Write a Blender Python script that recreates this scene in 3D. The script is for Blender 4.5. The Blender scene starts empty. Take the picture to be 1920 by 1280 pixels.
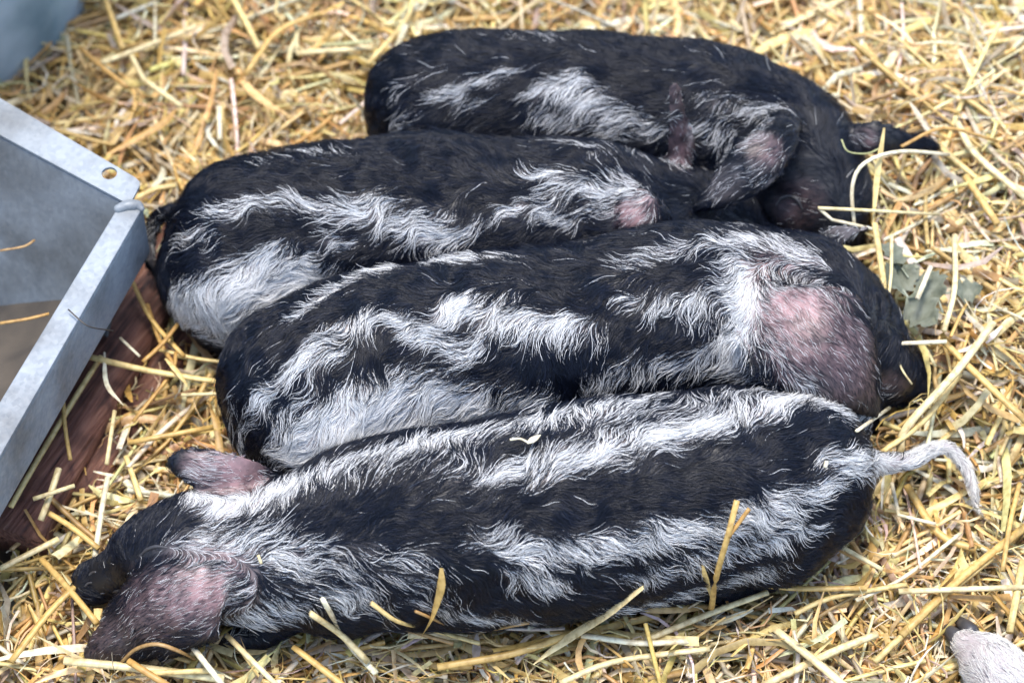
import bpy, bmesh, math, random
import numpy as np
from mathutils import Vector, Matrix
from mathutils.bvhtree import BVHTree
from mathutils.kdtree import KDTree

random.seed(7)
rng = np.random.default_rng(11)
scene = bpy.context.scene
COL = scene.collection

# ------------------------------------------------------------------ camera
PITCH = math.radians(55)
DIST = 2.0
FOCAL = 105.0
AIM = Vector((0, 0, 0.05))
VIEW = Vector((0, math.cos(PITCH), -math.sin(PITCH)))
CAM = AIM - VIEW * DIST
UPV = Vector((0, math.sin(PITCH), math.cos(PITCH)))
FPX = FOCAL / 36.0 * 1920
cam_data = bpy.data.cameras.new('camera')
cam = bpy.data.objects.new('camera', cam_data)
COL.objects.link(cam)
cam.location = CAM
cam.rotation_euler = (math.pi / 2 - PITCH, 0, 0)
cam_data.lens = FOCAL
cam_data.sensor_width = 36
cam_data.clip_start = 0.05
cam_data.clip_end = 200
cam_data.dof.use_dof = True
cam_data.dof.focus_distance = 1.90
cam_data.dof.aperture_fstop = 4.8
scene.camera = cam

# ------------------------------------------------------------------ light
SUN_EL, SUN_AZ = math.radians(80), math.radians(-20)   # azimuth measured from +y towards +x
world = bpy.data.worlds.new('World')
scene.world = world
world.use_nodes = True
wn = world.node_tree.nodes
sky = wn.new('ShaderNodeTexSky')
sky.sky_type = 'NISHITA'
sky.sun_disc = False
sky.sun_elevation = SUN_EL
sky.sun_rotation = SUN_AZ
sky.air_density = 1.0
sky.dust_density = 1.5
world.node_tree.links.new(sky.outputs[0], wn['Background'].inputs[0])
wn['Background'].inputs[1].default_value = 0.15
sun_data = bpy.data.lights.new('sun', 'SUN')
sun_data.energy = 1.5
sun_data.angle = math.radians(16)
sun_data.color = (1.0, 0.95, 0.87)
sun = bpy.data.objects.new('sun', sun_data)
COL.objects.link(sun)
sd = Vector((math.sin(SUN_AZ) * math.cos(SUN_EL), math.cos(SUN_AZ) * math.cos(SUN_EL), math.sin(SUN_EL)))
sun.rotation_euler = sd.to_track_quat('Z', 'Y').to_euler()
sun.location = sd * 5
vs = scene.view_settings
vs.view_transform = 'Standard'
vs.look = 'None'
vs.gamma = 1.0
vs.exposure = 1.6
vs.use_curve_mapping = False

# ------------------------------------------------------------------ measuring helpers
def ray(u, v):
    d = VIEW * FPX + Vector((1, 0, 0)) * (u - 960) + UPV * (640 - v)
    return d.normalized()

def px(u, v, z):
    """point at height z that the photograph shows at pixel u, v (1920 x 1280)"""
    d = ray(u, v)
    return CAM + d * ((z - CAM.z) / d.z)

def mpp(p):
    """metres per photograph pixel at a point"""
    return (p - CAM).dot(VIEW) / FPX

def project(P):
    P = np.asarray(P, float)
    q = P - np.array(CAM)
    w = q @ np.array(VIEW)
    return np.stack([960 + FPX * q[:, 0] / w, 640 - FPX * (q @ np.array(UPV)) / w], 1)

# ------------------------------------------------------------------ noise
def _hash(ix, iy, iz, seed):
    with np.errstate(over='ignore'):
        h = (ix.astype(np.int64) * 374761393 + iy.astype(np.int64) * 668265263 + iz.astype(np.int64) * 2147483647 + seed * 974634213) & 0xFFFFFFFF
        h = ((h ^ (h >> 13)) * 1274126177) & 0xFFFFFFFF
        h = ((h ^ (h >> 16)) * 2246822519) & 0xFFFFFFFF
        h = h ^ (h >> 15)
    return (h & 0xFFFFFF) / float(0x7FFFFF) - 1.0

def vnoise(P, scale, seed=0):
    Q = np.asarray(P, float) / scale
    I = np.floor(Q).astype(np.int64)
    F = Q - I
    F = F * F * (3 - 2 * F)
    r = 0
    for dx in (0, 1):
        wx = F[:, 0] if dx else 1 - F[:, 0]
        for dy in (0, 1):
            wy = F[:, 1] if dy else 1 - F[:, 1]
            for dz in (0, 1):
                wz = F[:, 2] if dz else 1 - F[:, 2]
                r = r + wx * wy * wz * _hash(I[:, 0] + dx, I[:, 1] + dy, I[:, 2] + dz, seed)
    return r

def nrm(A):
    return A / np.maximum(np.linalg.norm(A, axis=1, keepdims=True), 1e-9)

# ------------------------------------------------------------------ materials
def mat(name, build):
    m = bpy.data.materials.new(name)
    m.use_nodes = True
    nt = m.node_tree
    for n in list(nt.nodes):
        nt.nodes.remove(n)
    out = nt.nodes.new('ShaderNodeOutputMaterial')
    build(nt, out)
    return m

def N(nt, t, **kw):
    n = nt.nodes.new(t)
    for k, v in kw.items():
        setattr(n, k, v)
    return n

def ramp(nt, stops):
    r = N(nt, 'ShaderNodeValToRGB')
    e = r.color_ramp.elements
    while len(e) < len(stops):
        e.new(0.5)
    for el, (p, c) in zip(e, stops):
        el.position = p
        el.color = (*c, 1)
    return r

def m_hair(nt, out):
    a = N(nt, 'ShaderNodeAttribute', attribute_name='tint')
    h = N(nt, 'ShaderNodeBsdfPrincipled')
    nt.links.new(a.outputs['Color'], h.inputs['Base Color'])
    h.inputs['Roughness'].default_value = 0.36
    h.inputs['Specular IOR Level'].default_value = 0.32
    nt.links.new(h.outputs[0], out.inputs[0])

def m_skin(nt, out):
    a = N(nt, 'ShaderNodeAttribute', attribute_name='skin')
    b = N(nt, 'ShaderNodeBsdfPrincipled')
    tc = N(nt, 'ShaderNodeTexCoord')
    no = N(nt, 'ShaderNodeTexNoise')
    no.inputs['Scale'].default_value = 160
    no.inputs['Detail'].default_value = 6
    nt.links.new(tc.outputs['Object'], no.inputs['Vector'])
    mx = N(nt, 'ShaderNodeMixRGB', blend_type='MULTIPLY')
    mx.inputs[0].default_value = 0.6
    rr = ramp(nt, [(0.3, (0.55, 0.5, 0.5)), (0.7, (1.15, 1.1, 1.1))])
    nt.links.new(no.outputs[0], rr.inputs[0])
    nt.links.new(a.outputs['Color'], mx.inputs[1])
    nt.links.new(rr.outputs[0], mx.inputs[2])
    nt.links.new(mx.outputs[0], b.inputs['Base Color'])
    b.inputs['Roughness'].default_value = 0.5
    bp = N(nt, 'ShaderNodeBump')
    bp.inputs['Strength'].default_value = 0.35
    bp.inputs['Distance'].default_value = 0.0015
    nt.links.new(no.outputs[0], bp.inputs['Height'])
    nt.links.new(bp.outputs[0], b.inputs['Normal'])
    nt.links.new(b.outputs[0], out.inputs[0])

def m_straw(nt, out):
    a = N(nt, 'ShaderNodeAttribute', attribute_name='tint')
    b = N(nt, 'ShaderNodeBsdfPrincipled')
    tc = N(nt, 'ShaderNodeTexCoord')
    no = N(nt, 'ShaderNodeTexNoise')
    no.inputs['Scale'].default_value = 220
    no.inputs['Detail'].default_value = 5
    nt.links.new(tc.outputs['Object'], no.inputs['Vector'])
    rr = ramp(nt, [(0.28, (0.62, 0.55, 0.46)), (0.55, (1, 1, 1)), (0.75, (1.1, 1.1, 1.12))])
    nt.links.new(no.outputs[0], rr.inputs[0])
    mx = N(nt, 'ShaderNodeMixRGB', blend_type='MULTIPLY')
    mx.inputs[0].default_value = 1
    nt.links.new(a.outputs['Color'], mx.inputs[1])
    nt.links.new(rr.outputs[0], mx.inputs[2])
    nt.links.new(mx.outputs[0], b.inputs['Base Color'])
    b.inputs['Roughness'].default_value = 0.42
    tr = N(nt, 'ShaderNodeBsdfTranslucent')
    nt.links.new(mx.outputs[0], tr.inputs[0])
    ms = N(nt, 'ShaderNodeMixShader')
    ms.inputs[0].default_value = 0.18
    nt.links.new(b.outputs[0], ms.inputs[1])
    nt.links.new(tr.outputs[0], ms.inputs[2])
    nt.links.new(ms.outputs[0], out.inputs[0])

def m_soil(nt, out):
    b = N(nt, 'ShaderNodeBsdfPrincipled')
    tc = N(nt, 'ShaderNodeTexCoord')
    no = N(nt, 'ShaderNodeTexNoise')
    no.inputs['Scale'].default_value = 35
    no.inputs['Detail'].default_value = 10
    nt.links.new(tc.outputs['Object'], no.inputs['Vector'])
    rr = ramp(nt, [(0.3, (0.09, 0.058, 0.035)), (0.7, (0.26, 0.18, 0.10))])
    nt.links.new(no.outputs[0], rr.inputs[0])
    nt.links.new(rr.outputs[0], b.inputs['Base Color'])
    b.inputs['Roughness'].default_value = 0.9
    bp = N(nt, 'ShaderNodeBump')
    bp.inputs['Strength'].default_value = 0.8
    bp.inputs['Distance'].default_value = 0.006
    nt.links.new(no.outputs[0], bp.inputs['Height'])
    nt.links.new(bp.outputs[0], b.inputs['Normal'])
    nt.links.new(b.outputs[0], out.inputs[0])

def m_zinc(nt, out, k=1.0):
    b = N(nt, 'ShaderNodeBsdfPrincipled')
    tc = N(nt, 'ShaderNodeTexCoord')
    vo = N(nt, 'ShaderNodeTexVoronoi')
    vo.inputs['Scale'].default_value = 330
    nz = N(nt, 'ShaderNodeTexNoise')
    nz.inputs['Scale'].default_value = 22
    nz.inputs['Detail'].default_value = 8
    n2 = N(nt, 'ShaderNodeTexNoise')
    n2.inputs['Scale'].default_value = 260
    n2.inputs['Detail'].default_value = 4
    for n in (vo, nz, n2):
        nt.links.new(tc.outputs['Object'], n.inputs['Vector'])
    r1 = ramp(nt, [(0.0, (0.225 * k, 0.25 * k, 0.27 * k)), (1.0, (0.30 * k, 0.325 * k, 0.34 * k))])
    nt.links.new(vo.outputs['Color'], r1.inputs[0])
    r2 = ramp(nt, [(0.34, (0.40, 0.37, 0.34)), (0.60, (1, 1, 1))])
    nt.links.new(nz.outputs[0], r2.inputs[0])
    mx = N(nt, 'ShaderNodeMixRGB', blend_type='MULTIPLY')
    mx.inputs[0].default_value = 0.75
    nt.links.new(r1.outputs[0], mx.inputs[1])
    nt.links.new(r2.outputs[0], mx.inputs[2])
    nt.links.new(mx.outputs[0], b.inputs['Base Color'])
    b.inputs['Metallic'].default_value = 0.1
    r3 = ramp(nt, [(0.3, (0.40, 0.40, 0.40)), (0.7, (0.75, 0.75, 0.75))])
    nt.links.new(n2.outputs[0], r3.inputs[0])
    nt.links.new(r3.outputs[0], b.inputs['Roughness'])
    bp = N(nt, 'ShaderNodeBump')
    bp.inputs['Strength'].default_value = 0.15
    bp.inputs['Distance'].default_value = 0.001
    nt.links.new(n2.outputs[0], bp.inputs['Height'])
    nt.links.new(bp.outputs[0], b.inputs['Normal'])
    nt.links.new(b.outputs[0], out.inputs[0])

def plain(c1, c2, scale, rough=0.7, bump=0.3, dist=0.002, stretch=None):
    def f(nt, out):
        b = N(nt, 'ShaderNodeBsdfPrincipled')
        tc = N(nt, 'ShaderNodeTexCoord')
        mp = N(nt, 'ShaderNodeMapping')
        if stretch:
            mp.inputs['Scale'].default_value = stretch
        nt.links.new(tc.outputs['Object'], mp.inputs['Vector'])
        no = N(nt, 'ShaderNodeTexNoise')
        no.inputs['Scale'].default_value = scale
        no.inputs['Detail'].default_value = 9
        nt.links.new(mp.outputs[0], no.inputs['Vector'])
        rr = ramp(nt, [(0.3, c1), (0.7, c2)])
        nt.links.new(no.outputs[0], rr.inputs[0])
        nt.links.new(rr.outputs[0], b.inputs['Base Color'])
        b.inputs['Roughness'].default_value = rough
        bp = N(nt, 'ShaderNodeBump')
        bp.inputs['Strength'].default_value = bump
        bp.inputs['Distance'].default_value = dist
        nt.links.new(no.outputs[0], bp.inputs['Height'])
        nt.links.new(bp.outputs[0], b.inputs['Normal'])
        nt.links.new(b.outputs[0], out.inputs[0])
    return f

M_HAIR = mat('coat_hair', m_hair)
M_SKIN = mat('pig_skin', m_skin)
M_STRAW = mat('straw', m_straw)
M_SOIL = mat('soil', m_soil)
M_ZINC = mat('galvanised_steel', m_zinc)
M_ZINC_IN = mat('shaded_steel', lambda nt, out: m_zinc(nt, out, .62))  # same steel, darker: shade of the inner panels put into its colour
def m_wood(nt, out):
    b = N(nt, 'ShaderNodeBsdfPrincipled')
    tc = N(nt, 'ShaderNodeTexCoord')
    mp = N(nt, 'ShaderNodeMapping', vector_type='TEXTURE')
    mp.inputs['Rotation'].default_value = (0, 0, math.radians(61.4))
    mp.inputs['Scale'].default_value = (1, .09, .09)
    nt.links.new(tc.outputs['Object'], mp.inputs['Vector'])
    g1 = N(nt, 'ShaderNodeTexNoise'); g1.inputs['Scale'].default_value = 26; g1.inputs['Detail'].default_value = 10
    g2 = N(nt, 'ShaderNodeTexNoise'); g2.inputs['Scale'].default_value = 45; g2.inputs['Detail'].default_value = 9
    nt.links.new(mp.outputs[0], g1.inputs['Vector']); nt.links.new(tc.outputs['Object'], g2.inputs['Vector'])
    c1 = ramp(nt, [(.30, (.035, .012, .007)), (.48, (.15, .058, .034)), (.72, (.24, .115, .072))])
    nt.links.new(g1.outputs[0], c1.inputs[0])
    c2 = ramp(nt, [(.42, (1, 1, 1)), (.62, (.42, .36, .32)), (.72, (1.1, 1.0, .9))])
    nt.links.new(g2.outputs[0], c2.inputs[0])
    mx = N(nt, 'ShaderNodeMixRGB', blend_type='MULTIPLY'); mx.inputs[0].default_value = .8
    nt.links.new(c1.outputs[0], mx.inputs[1]); nt.links.new(c2.outputs[0], mx.inputs[2])
    nt.links.new(mx.outputs[0], b.inputs['Base Color'])
    b.inputs['Roughness'].default_value = .7
    bp = N(nt, 'ShaderNodeBump'); bp.inputs['Strength'].default_value = .9; bp.inputs['Distance'].default_value = .003
    nt.links.new(g1.outputs[0], bp.inputs['Height']); nt.links.new(bp.outputs[0], b.inputs['Normal'])
    nt.links.new(b.outputs[0], out.inputs[0])
M_WOOD = mat('red_brown_wood', m_wood)
M_FEED = mat('dry_feed_residue', plain((0.03, 0.024, 0.018), (0.085, 0.066, 0.046), 25, 0.85, 0.5, 0.003))
M_BLUE = mat('blue_grey_paint', plain((0.17, 0.25, 0.27), (0.46, 0.54, 0.55), 18, 0.7, 0.3, 0.003))
M_LEAF = mat('dry_green_leaf', plain((0.17, 0.19, 0.13), (0.36, 0.38, 0.29), 120, 0.6, 0.5, 0.001))
M_HOOF = mat('dark_hoof', plain((0.02, 0.02, 0.022), (0.07, 0.065, 0.065), 60, 0.4, 0.2, 0.001))
M_TWIG = mat('dark_hair_strand', plain((0.02, 0.018, 0.016), (0.06, 0.05, 0.04), 60, 0.5, 0.1, 0.001))

def link(name, me, parent=None, material=None):
    o = bpy.data.objects.new(name, me)
    COL.objects.link(o)
    if material is not None and me is not None:
        me.materials.append(material)
    if parent is not None:
        o.parent = parent
    return o

def tag(o, label=None, category=None, group=None, kind=None):
    for k, v in (('label', label), ('category', category), ('group', group), ('kind', kind)):
        if v:
            o[k] = v
    return o

def mesh_from(name, V, F, smooth=True):
    me = bpy.data.meshes.new(name)
    me.from_pydata([tuple(v) for v in V], [], F)
    me.update()
    if smooth:
        me.polygons.foreach_set('use_smooth', [True] * len(me.polygons))
    return me

# ------------------------------------------------------------------ the ground
g = mesh_from('ground', [(-60, -60, -0.03), (60, -60, -0.03), (60, 60, -0.03), (-60, 60, -0.03)], [(0, 1, 2, 3)], False)
tag(link('ground', g, None, M_SOIL), kind='structure')

# ------------------------------------------------------------------ piglets: body surface
def catmull(P, n):
    P = np.asarray(P, float)
    Q = np.vstack([2 * P[0] - P[1], P, 2 * P[-1] - P[-2]])
    out = []
    for i in range(1, len(Q) - 2):
        for t in np.linspace(0, 1, n, endpoint=False):
            a, b, c, d = Q[i - 1], Q[i], Q[i + 1], Q[i + 2]
            out.append(0.5 * ((2 * b) + (c - a) * t + (2 * a - 5 * b + 4 * c - d) * t * t + (3 * b - a - 3 * c + d) * t ** 3))
    out.append(Q[-2])
    return np.array(out)

def ctrl(rows):
    """rows (u, v, z, half width in px) -> rows (x, y, z, radius in metres)"""
    out = []
    for r in rows:
        p = px(r[0], r[1], r[2])
        out.append((p.x, p.y, p.z, r[3] * mpp(p)))
    return np.array(out)

def tube_mesh(C, n=8, sides=24, squash=1.0):
    """closed lofted tube through (x, y, z, r) rows, ends rounded"""
    S = catmull(C, n)
    P, R = S[:, :3], np.maximum(S[:, 3], 0.0008)
    T = np.gradient(P, axis=0)
    T = nrm(T)
    # round caps
    k = 5
    def cap(p, t, r):
        ps, rs = [], []
        for a in np.linspace(0, math.pi / 2, k + 1)[1:]:
            ps.append(p + t * r * math.sin(a) * 0.9)
            rs.append(max(r * math.cos(a), 0.0003))
        return ps, rs
    p0, r0 = cap(P[0], -T[0], R[0])
    p1, r1 = cap(P[-1], T[-1], R[-1])
    P = np.vstack([p0[::-1], P, p1]); R = np.concatenate([r0[::-1], R, r1])
    T = np.vstack([[T[0]] * k, T, [T[-1]] * k])
    V, F = [], []
    ref = np.array([0.0, 0.0, 1.0])
    if abs(T[0] @ ref) > 0.9:
        ref = np.array([0.0, 1.0, 0.0])
    for i in range(len(P)):
        s = np.cross(T[i], ref); s /= np.linalg.norm(s) + 1e-9
        w = np.cross(s, T[i])
        ref = w if squash == 1.0 else ref
        for j in range(sides):
            a = 2 * math.pi * j / sides
            V.append(P[i] + R[i] * (math.cos(a) * s + squash * math.sin(a) * w))
    m = len(P)
    for i in range(m - 1):
        for j in range(sides):
            a, b = i * sides + j, i * sides + (j + 1) % sides
            F.append((a, b, b + sides, a + sides))
    F.append(tuple(range(sides))[::-1])
    F.append(tuple(range((m - 1) * sides, m * sides)))
    return V, F

def ball_mesh(c, r, axes=(1, 1, 1), rot=None):
    V, F = [], []
    n, s = 12, 18
    for i in range(1, n):
        th = math.pi * i / n
        for j in range(s):
            ph = 2 * math.pi * j / s
            v = Vector((axes[0] * math.sin(th) * math.cos(ph), axes[1] * math.sin(th) * math.sin(ph), axes[2] * math.cos(th)))
            if rot:
                v = rot @ v
            V.append(np.array(c) + r * np.array(v))
    for i in range(n - 2):
        for j in range(s):
            a, b = i * s + j, i * s + (j + 1) % s
            F.append((a, a + s, b + s, b))
    F.append(tuple(range(s)))
    F.append(tuple(range((n - 2) * s, (n - 1) * s))[::-1])
    return V, F

def ear_mesh(rows, face, cup=0.25, thick=0.0048):
    """rows (u, v, z, half width px) from base to tip; face = direction the ear's outer side faces"""
    C = catmull(ctrl(rows), 6)
    P, R = C[:, :3], np.maximum(C[:, 3], 0.001)
    T = nrm(np.gradient(P, axis=0))
    face = np.array(Vector(face).normalized())
    V, F = [], []
    nw = 9
    for i in range(len(P)):
        s = np.cross(T[i], face); s /= np.linalg.norm(s) + 1e-9
        w = np.cross(s, T[i])
        for side in (1, -1):
            for j in range(nw):
                x = 2 * j / (nw - 1) - 1
                th = thick * (0.5 + 0.5 * (1 - x * x)) * 0.5
                V.append(P[i] + s * R[i] * x - w * cup * R[i] * x * x + w * side * th)
    st = 2 * nw
    for i in range(len(P) - 1):
        a = i * st
        for j in range(nw - 1):
            F.append((a + j, a + j + 1, a + st + j + 1, a + st + j))
            F.append((a + nw + j + 1, a + nw + j, a + st + nw + j, a + st + nw + j + 1))
        F.append((a + nw, a, a + st, a + st + nw))
        F.append((a + nw - 1, a + 2 * nw - 1, a + st + 2 * nw - 1, a + st + nw - 1))
    for a, fl in ((0, True), ((len(P) - 1) * st, False)):
        for j in range(nw - 1):
            q = (a + j, a + j + 1, a + nw + j + 1, a + nw + j)
            F.append(q[::-1] if fl else q)
    return V, F

def body_mesh(pieces, voxel=0.0026, smooth=6):
    V, F = [], []
    for v, f in pieces:
        o = len(V)
        V += list(v)
        F += [tuple(i + o for i in q) for q in f]
    me = mesh_from('tmp', V, F)
    bm = bmesh.new(); bm.from_mesh(me)
    # consistent normals per island
    bmesh.ops.recalc_face_normals(bm, faces=bm.faces)
    bm.to_mesh(me); bm.free()
    ob = bpy.data.objects.new('tmp', me)
    COL.objects.link(ob)
    r = ob.modifiers.new('r', 'REMESH'); r.mode = 'VOXEL'; r.voxel_size = voxel; r.use_smooth_shade = True
    s = ob.modifiers.new('s', 'SMOOTH'); s.factor = 0.5; s.iterations = smooth
    dg = bpy.context.evaluated_depsgraph_get()
    ev = ob.evaluated_get(dg)
    out = bpy.data.meshes.new_from_object(ev)
    bpy.data.objects.remove(ob); bpy.data.meshes.remove(me)
    V, Nn = verts(out), normals(out)
    V = V + Nn * (.0034 * vnoise(V, .055, 91) + .0016 * vnoise(V, .022, 92) + .0005 * vnoise(V, .008, 93))[:, None]
    out.vertices.foreach_set('co', V.astype(np.float32).ravel())
    out.update()
    return out

def verts(me):
    a = np.empty(len(me.vertices) * 3); me.vertices.foreach_get('co', a)
    return a.reshape(-1, 3)

def normals(me):
    a = np.empty(len(me.vertices) * 3); me.vertex_normals.foreach_get('vector', a)
    return a.reshape(-1, 3)

BLACK = np.array([0.0042, 0.0062, 0.0135])  # blue tint puts the sky's sheen into the black hair colour
WHITE = np.array([0.86, 0.85, 0.82])

class Near:
    """quick nearest-surface lookup: grid of the closest mesh vertex"""
    def __init__(s, V, VN, cell=0.004):
        s.V, s.N, s.c = V, VN, cell
        s.lo = V.min(0) - 4 * cell
        s.dim = np.ceil((V.max(0) + 4 * cell - s.lo) / cell).astype(np.int64) + 1
        base = np.floor((V - s.lo) / cell).astype(np.int64)
        ids, ds, vi = [], [], []
        for dx in (-1, 0, 1):
            for dy in (-1, 0, 1):
                for dz in (-1, 0, 1):
                    c = base + (dx, dy, dz)
                    ctr = s.lo + (c + .5) * cell
                    ds.append(((ctr - V) ** 2).sum(1)); vi.append(np.arange(len(V)))
                    ids.append((c[:, 0] * s.dim[1] + c[:, 1]) * s.dim[2] + c[:, 2])
        ids, ds, vi = map(np.concatenate, (ids, ds, vi))
        o = np.argsort(-ds)
        s.grid = np.full(int(s.dim.prod()), -1, np.int32)
        s.grid[ids[o]] = vi[o]

    def snap(s, Q, prevN):
        c = np.clip(np.floor((Q - s.lo) / s.c).astype(np.int64), 0, s.dim - 1)
        k = s.grid[(c[:, 0] * s.dim[1] + c[:, 1]) * s.dim[2] + c[:, 2]]
        n = s.N[k]
        ok = (k >= 0) & ((n * prevN).sum(1) > 0.1)
        out = Q - ((Q - s.V[k]) * n).sum(1)[:, None] * n
        return np.where(ok[:, None], out, Q), np.where(ok[:, None], nrm(0.5 * prevN + n), prevN)

class Coat:
    """pigment, hair length and lie of one piglet's coat"""
    def __init__(s, me, bvh, spine, dorsal, tail_w=1.0, out_w=1.2, seed=0):
        s.me, s.bvh, s.seed = me, bvh, seed
        s.spine = spine                      # samples from head to tail
        s.spT = nrm(np.gradient(spine, axis=0))
        s.dorsal = np.array(Vector(dorsal).normalized())
        s.tail_w, s.out_w = tail_w, out_w
        s.light, s.pink, s.dark, s.length, s.flow, s.solid = [], [], [], [], [], []

    def hit(s, u, v):
        d = ray(u, v)
        h = s.bvh.ray_cast(CAM, d)
        if h[0] is None:
            n = s.bvh.find_nearest(CAM + d * ((0.06 - CAM.z) / d.z))
            return np.array(n[0])
        return np.array(h[0])

    def stroke(s, pts, width, val=1.0):
        """one pale streak of the coat: points on the animal, width in px"""
        P = catmull(np.array([(a, b, 0.0) for a, b in pts]), 6) if len(pts) > 1 else np.array([(*pts[0], 0.0)])
        n = len(P)
        for i, q in enumerate(P):
            h = s.hit(q[0], q[1])
            if len(pts) > 1:
                e = min(i, n - 1 - i) / (n - 1) * 2
                w = width * (0.55 + 0.45 * min(1, e * 2.2))
            else:
                w = width
            s.light.append((h, w * 0.90 * 0.000357, val))

    def spot(s, lst, u, v, r, val):
        lst.append((s.hit(u, v), r * 0.000357, val))

    def lie(s, u0, v0, u1, v1, r, w=1.0):
        a, b = s.hit(u0, v0), s.hit(u1, v1)
        s.flow.append(((a + b) / 2, r * 0.000357, (b - a) / (np.linalg.norm(b - a) + 1e-9), w))

    @staticmethod
    def field(P, lst, soft=0.35):
        out = np.zeros(len(P))
        for c, r, val in lst:
            d = np.linalg.norm(P - c, axis=1) / r
            out = np.maximum(out, val * np.clip((1 + soft - d) / (2 * soft), 0, 1))
        return out

    def whiteness(s, P):
        W = P + 0.004 * np.stack([vnoise(P, 0.012, s.seed + k) for k in (1, 2, 3)], 1) + 0.002 * np.stack([vnoise(P, 0.005, s.seed + k) for k in (4, 5, 6)], 1)
        w = s.field(W, s.light, 0.60)
        d = s.field(W, s.dark, 0.4)
        return np.clip(w * (1 - d), 0, 1)

    def pinkness(s, P):
        return np.clip(s.field(P, s.pink, 0.6) * (0.85 + .45 * vnoise(P, .006, s.seed + 41) + .3 * vnoise(P, .0022, s.seed + 42)), 0, 1)

    def lens(s, P):
        out = np.ones(len(P))
        for c, r, val in s.length:
            d = np.linalg.norm(P - c, axis=1) / r
            k = np.clip((1.5 - d) / 1.0, 0, 1)
            out = out * (1 - k) + np.minimum(out, val) * k
        return out

    def direction(s, P, Nn):
        T = s.T0
        away = -(s.dorsal[None, :] - (Nn @ s.dorsal)[:, None] * Nn)
        D = s.tail_w * T + s.out_w * away
        for c, r, dr, w in s.flow:
            k = w * np.clip((1.4 - np.linalg.norm(P - c, axis=1) / r) / 0.8, 0, 1)[:, None]
            D = D * (1 - np.clip(k, 0, 1)) + dr[None, :] * np.clip(k, 0, 1)
        return D

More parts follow.
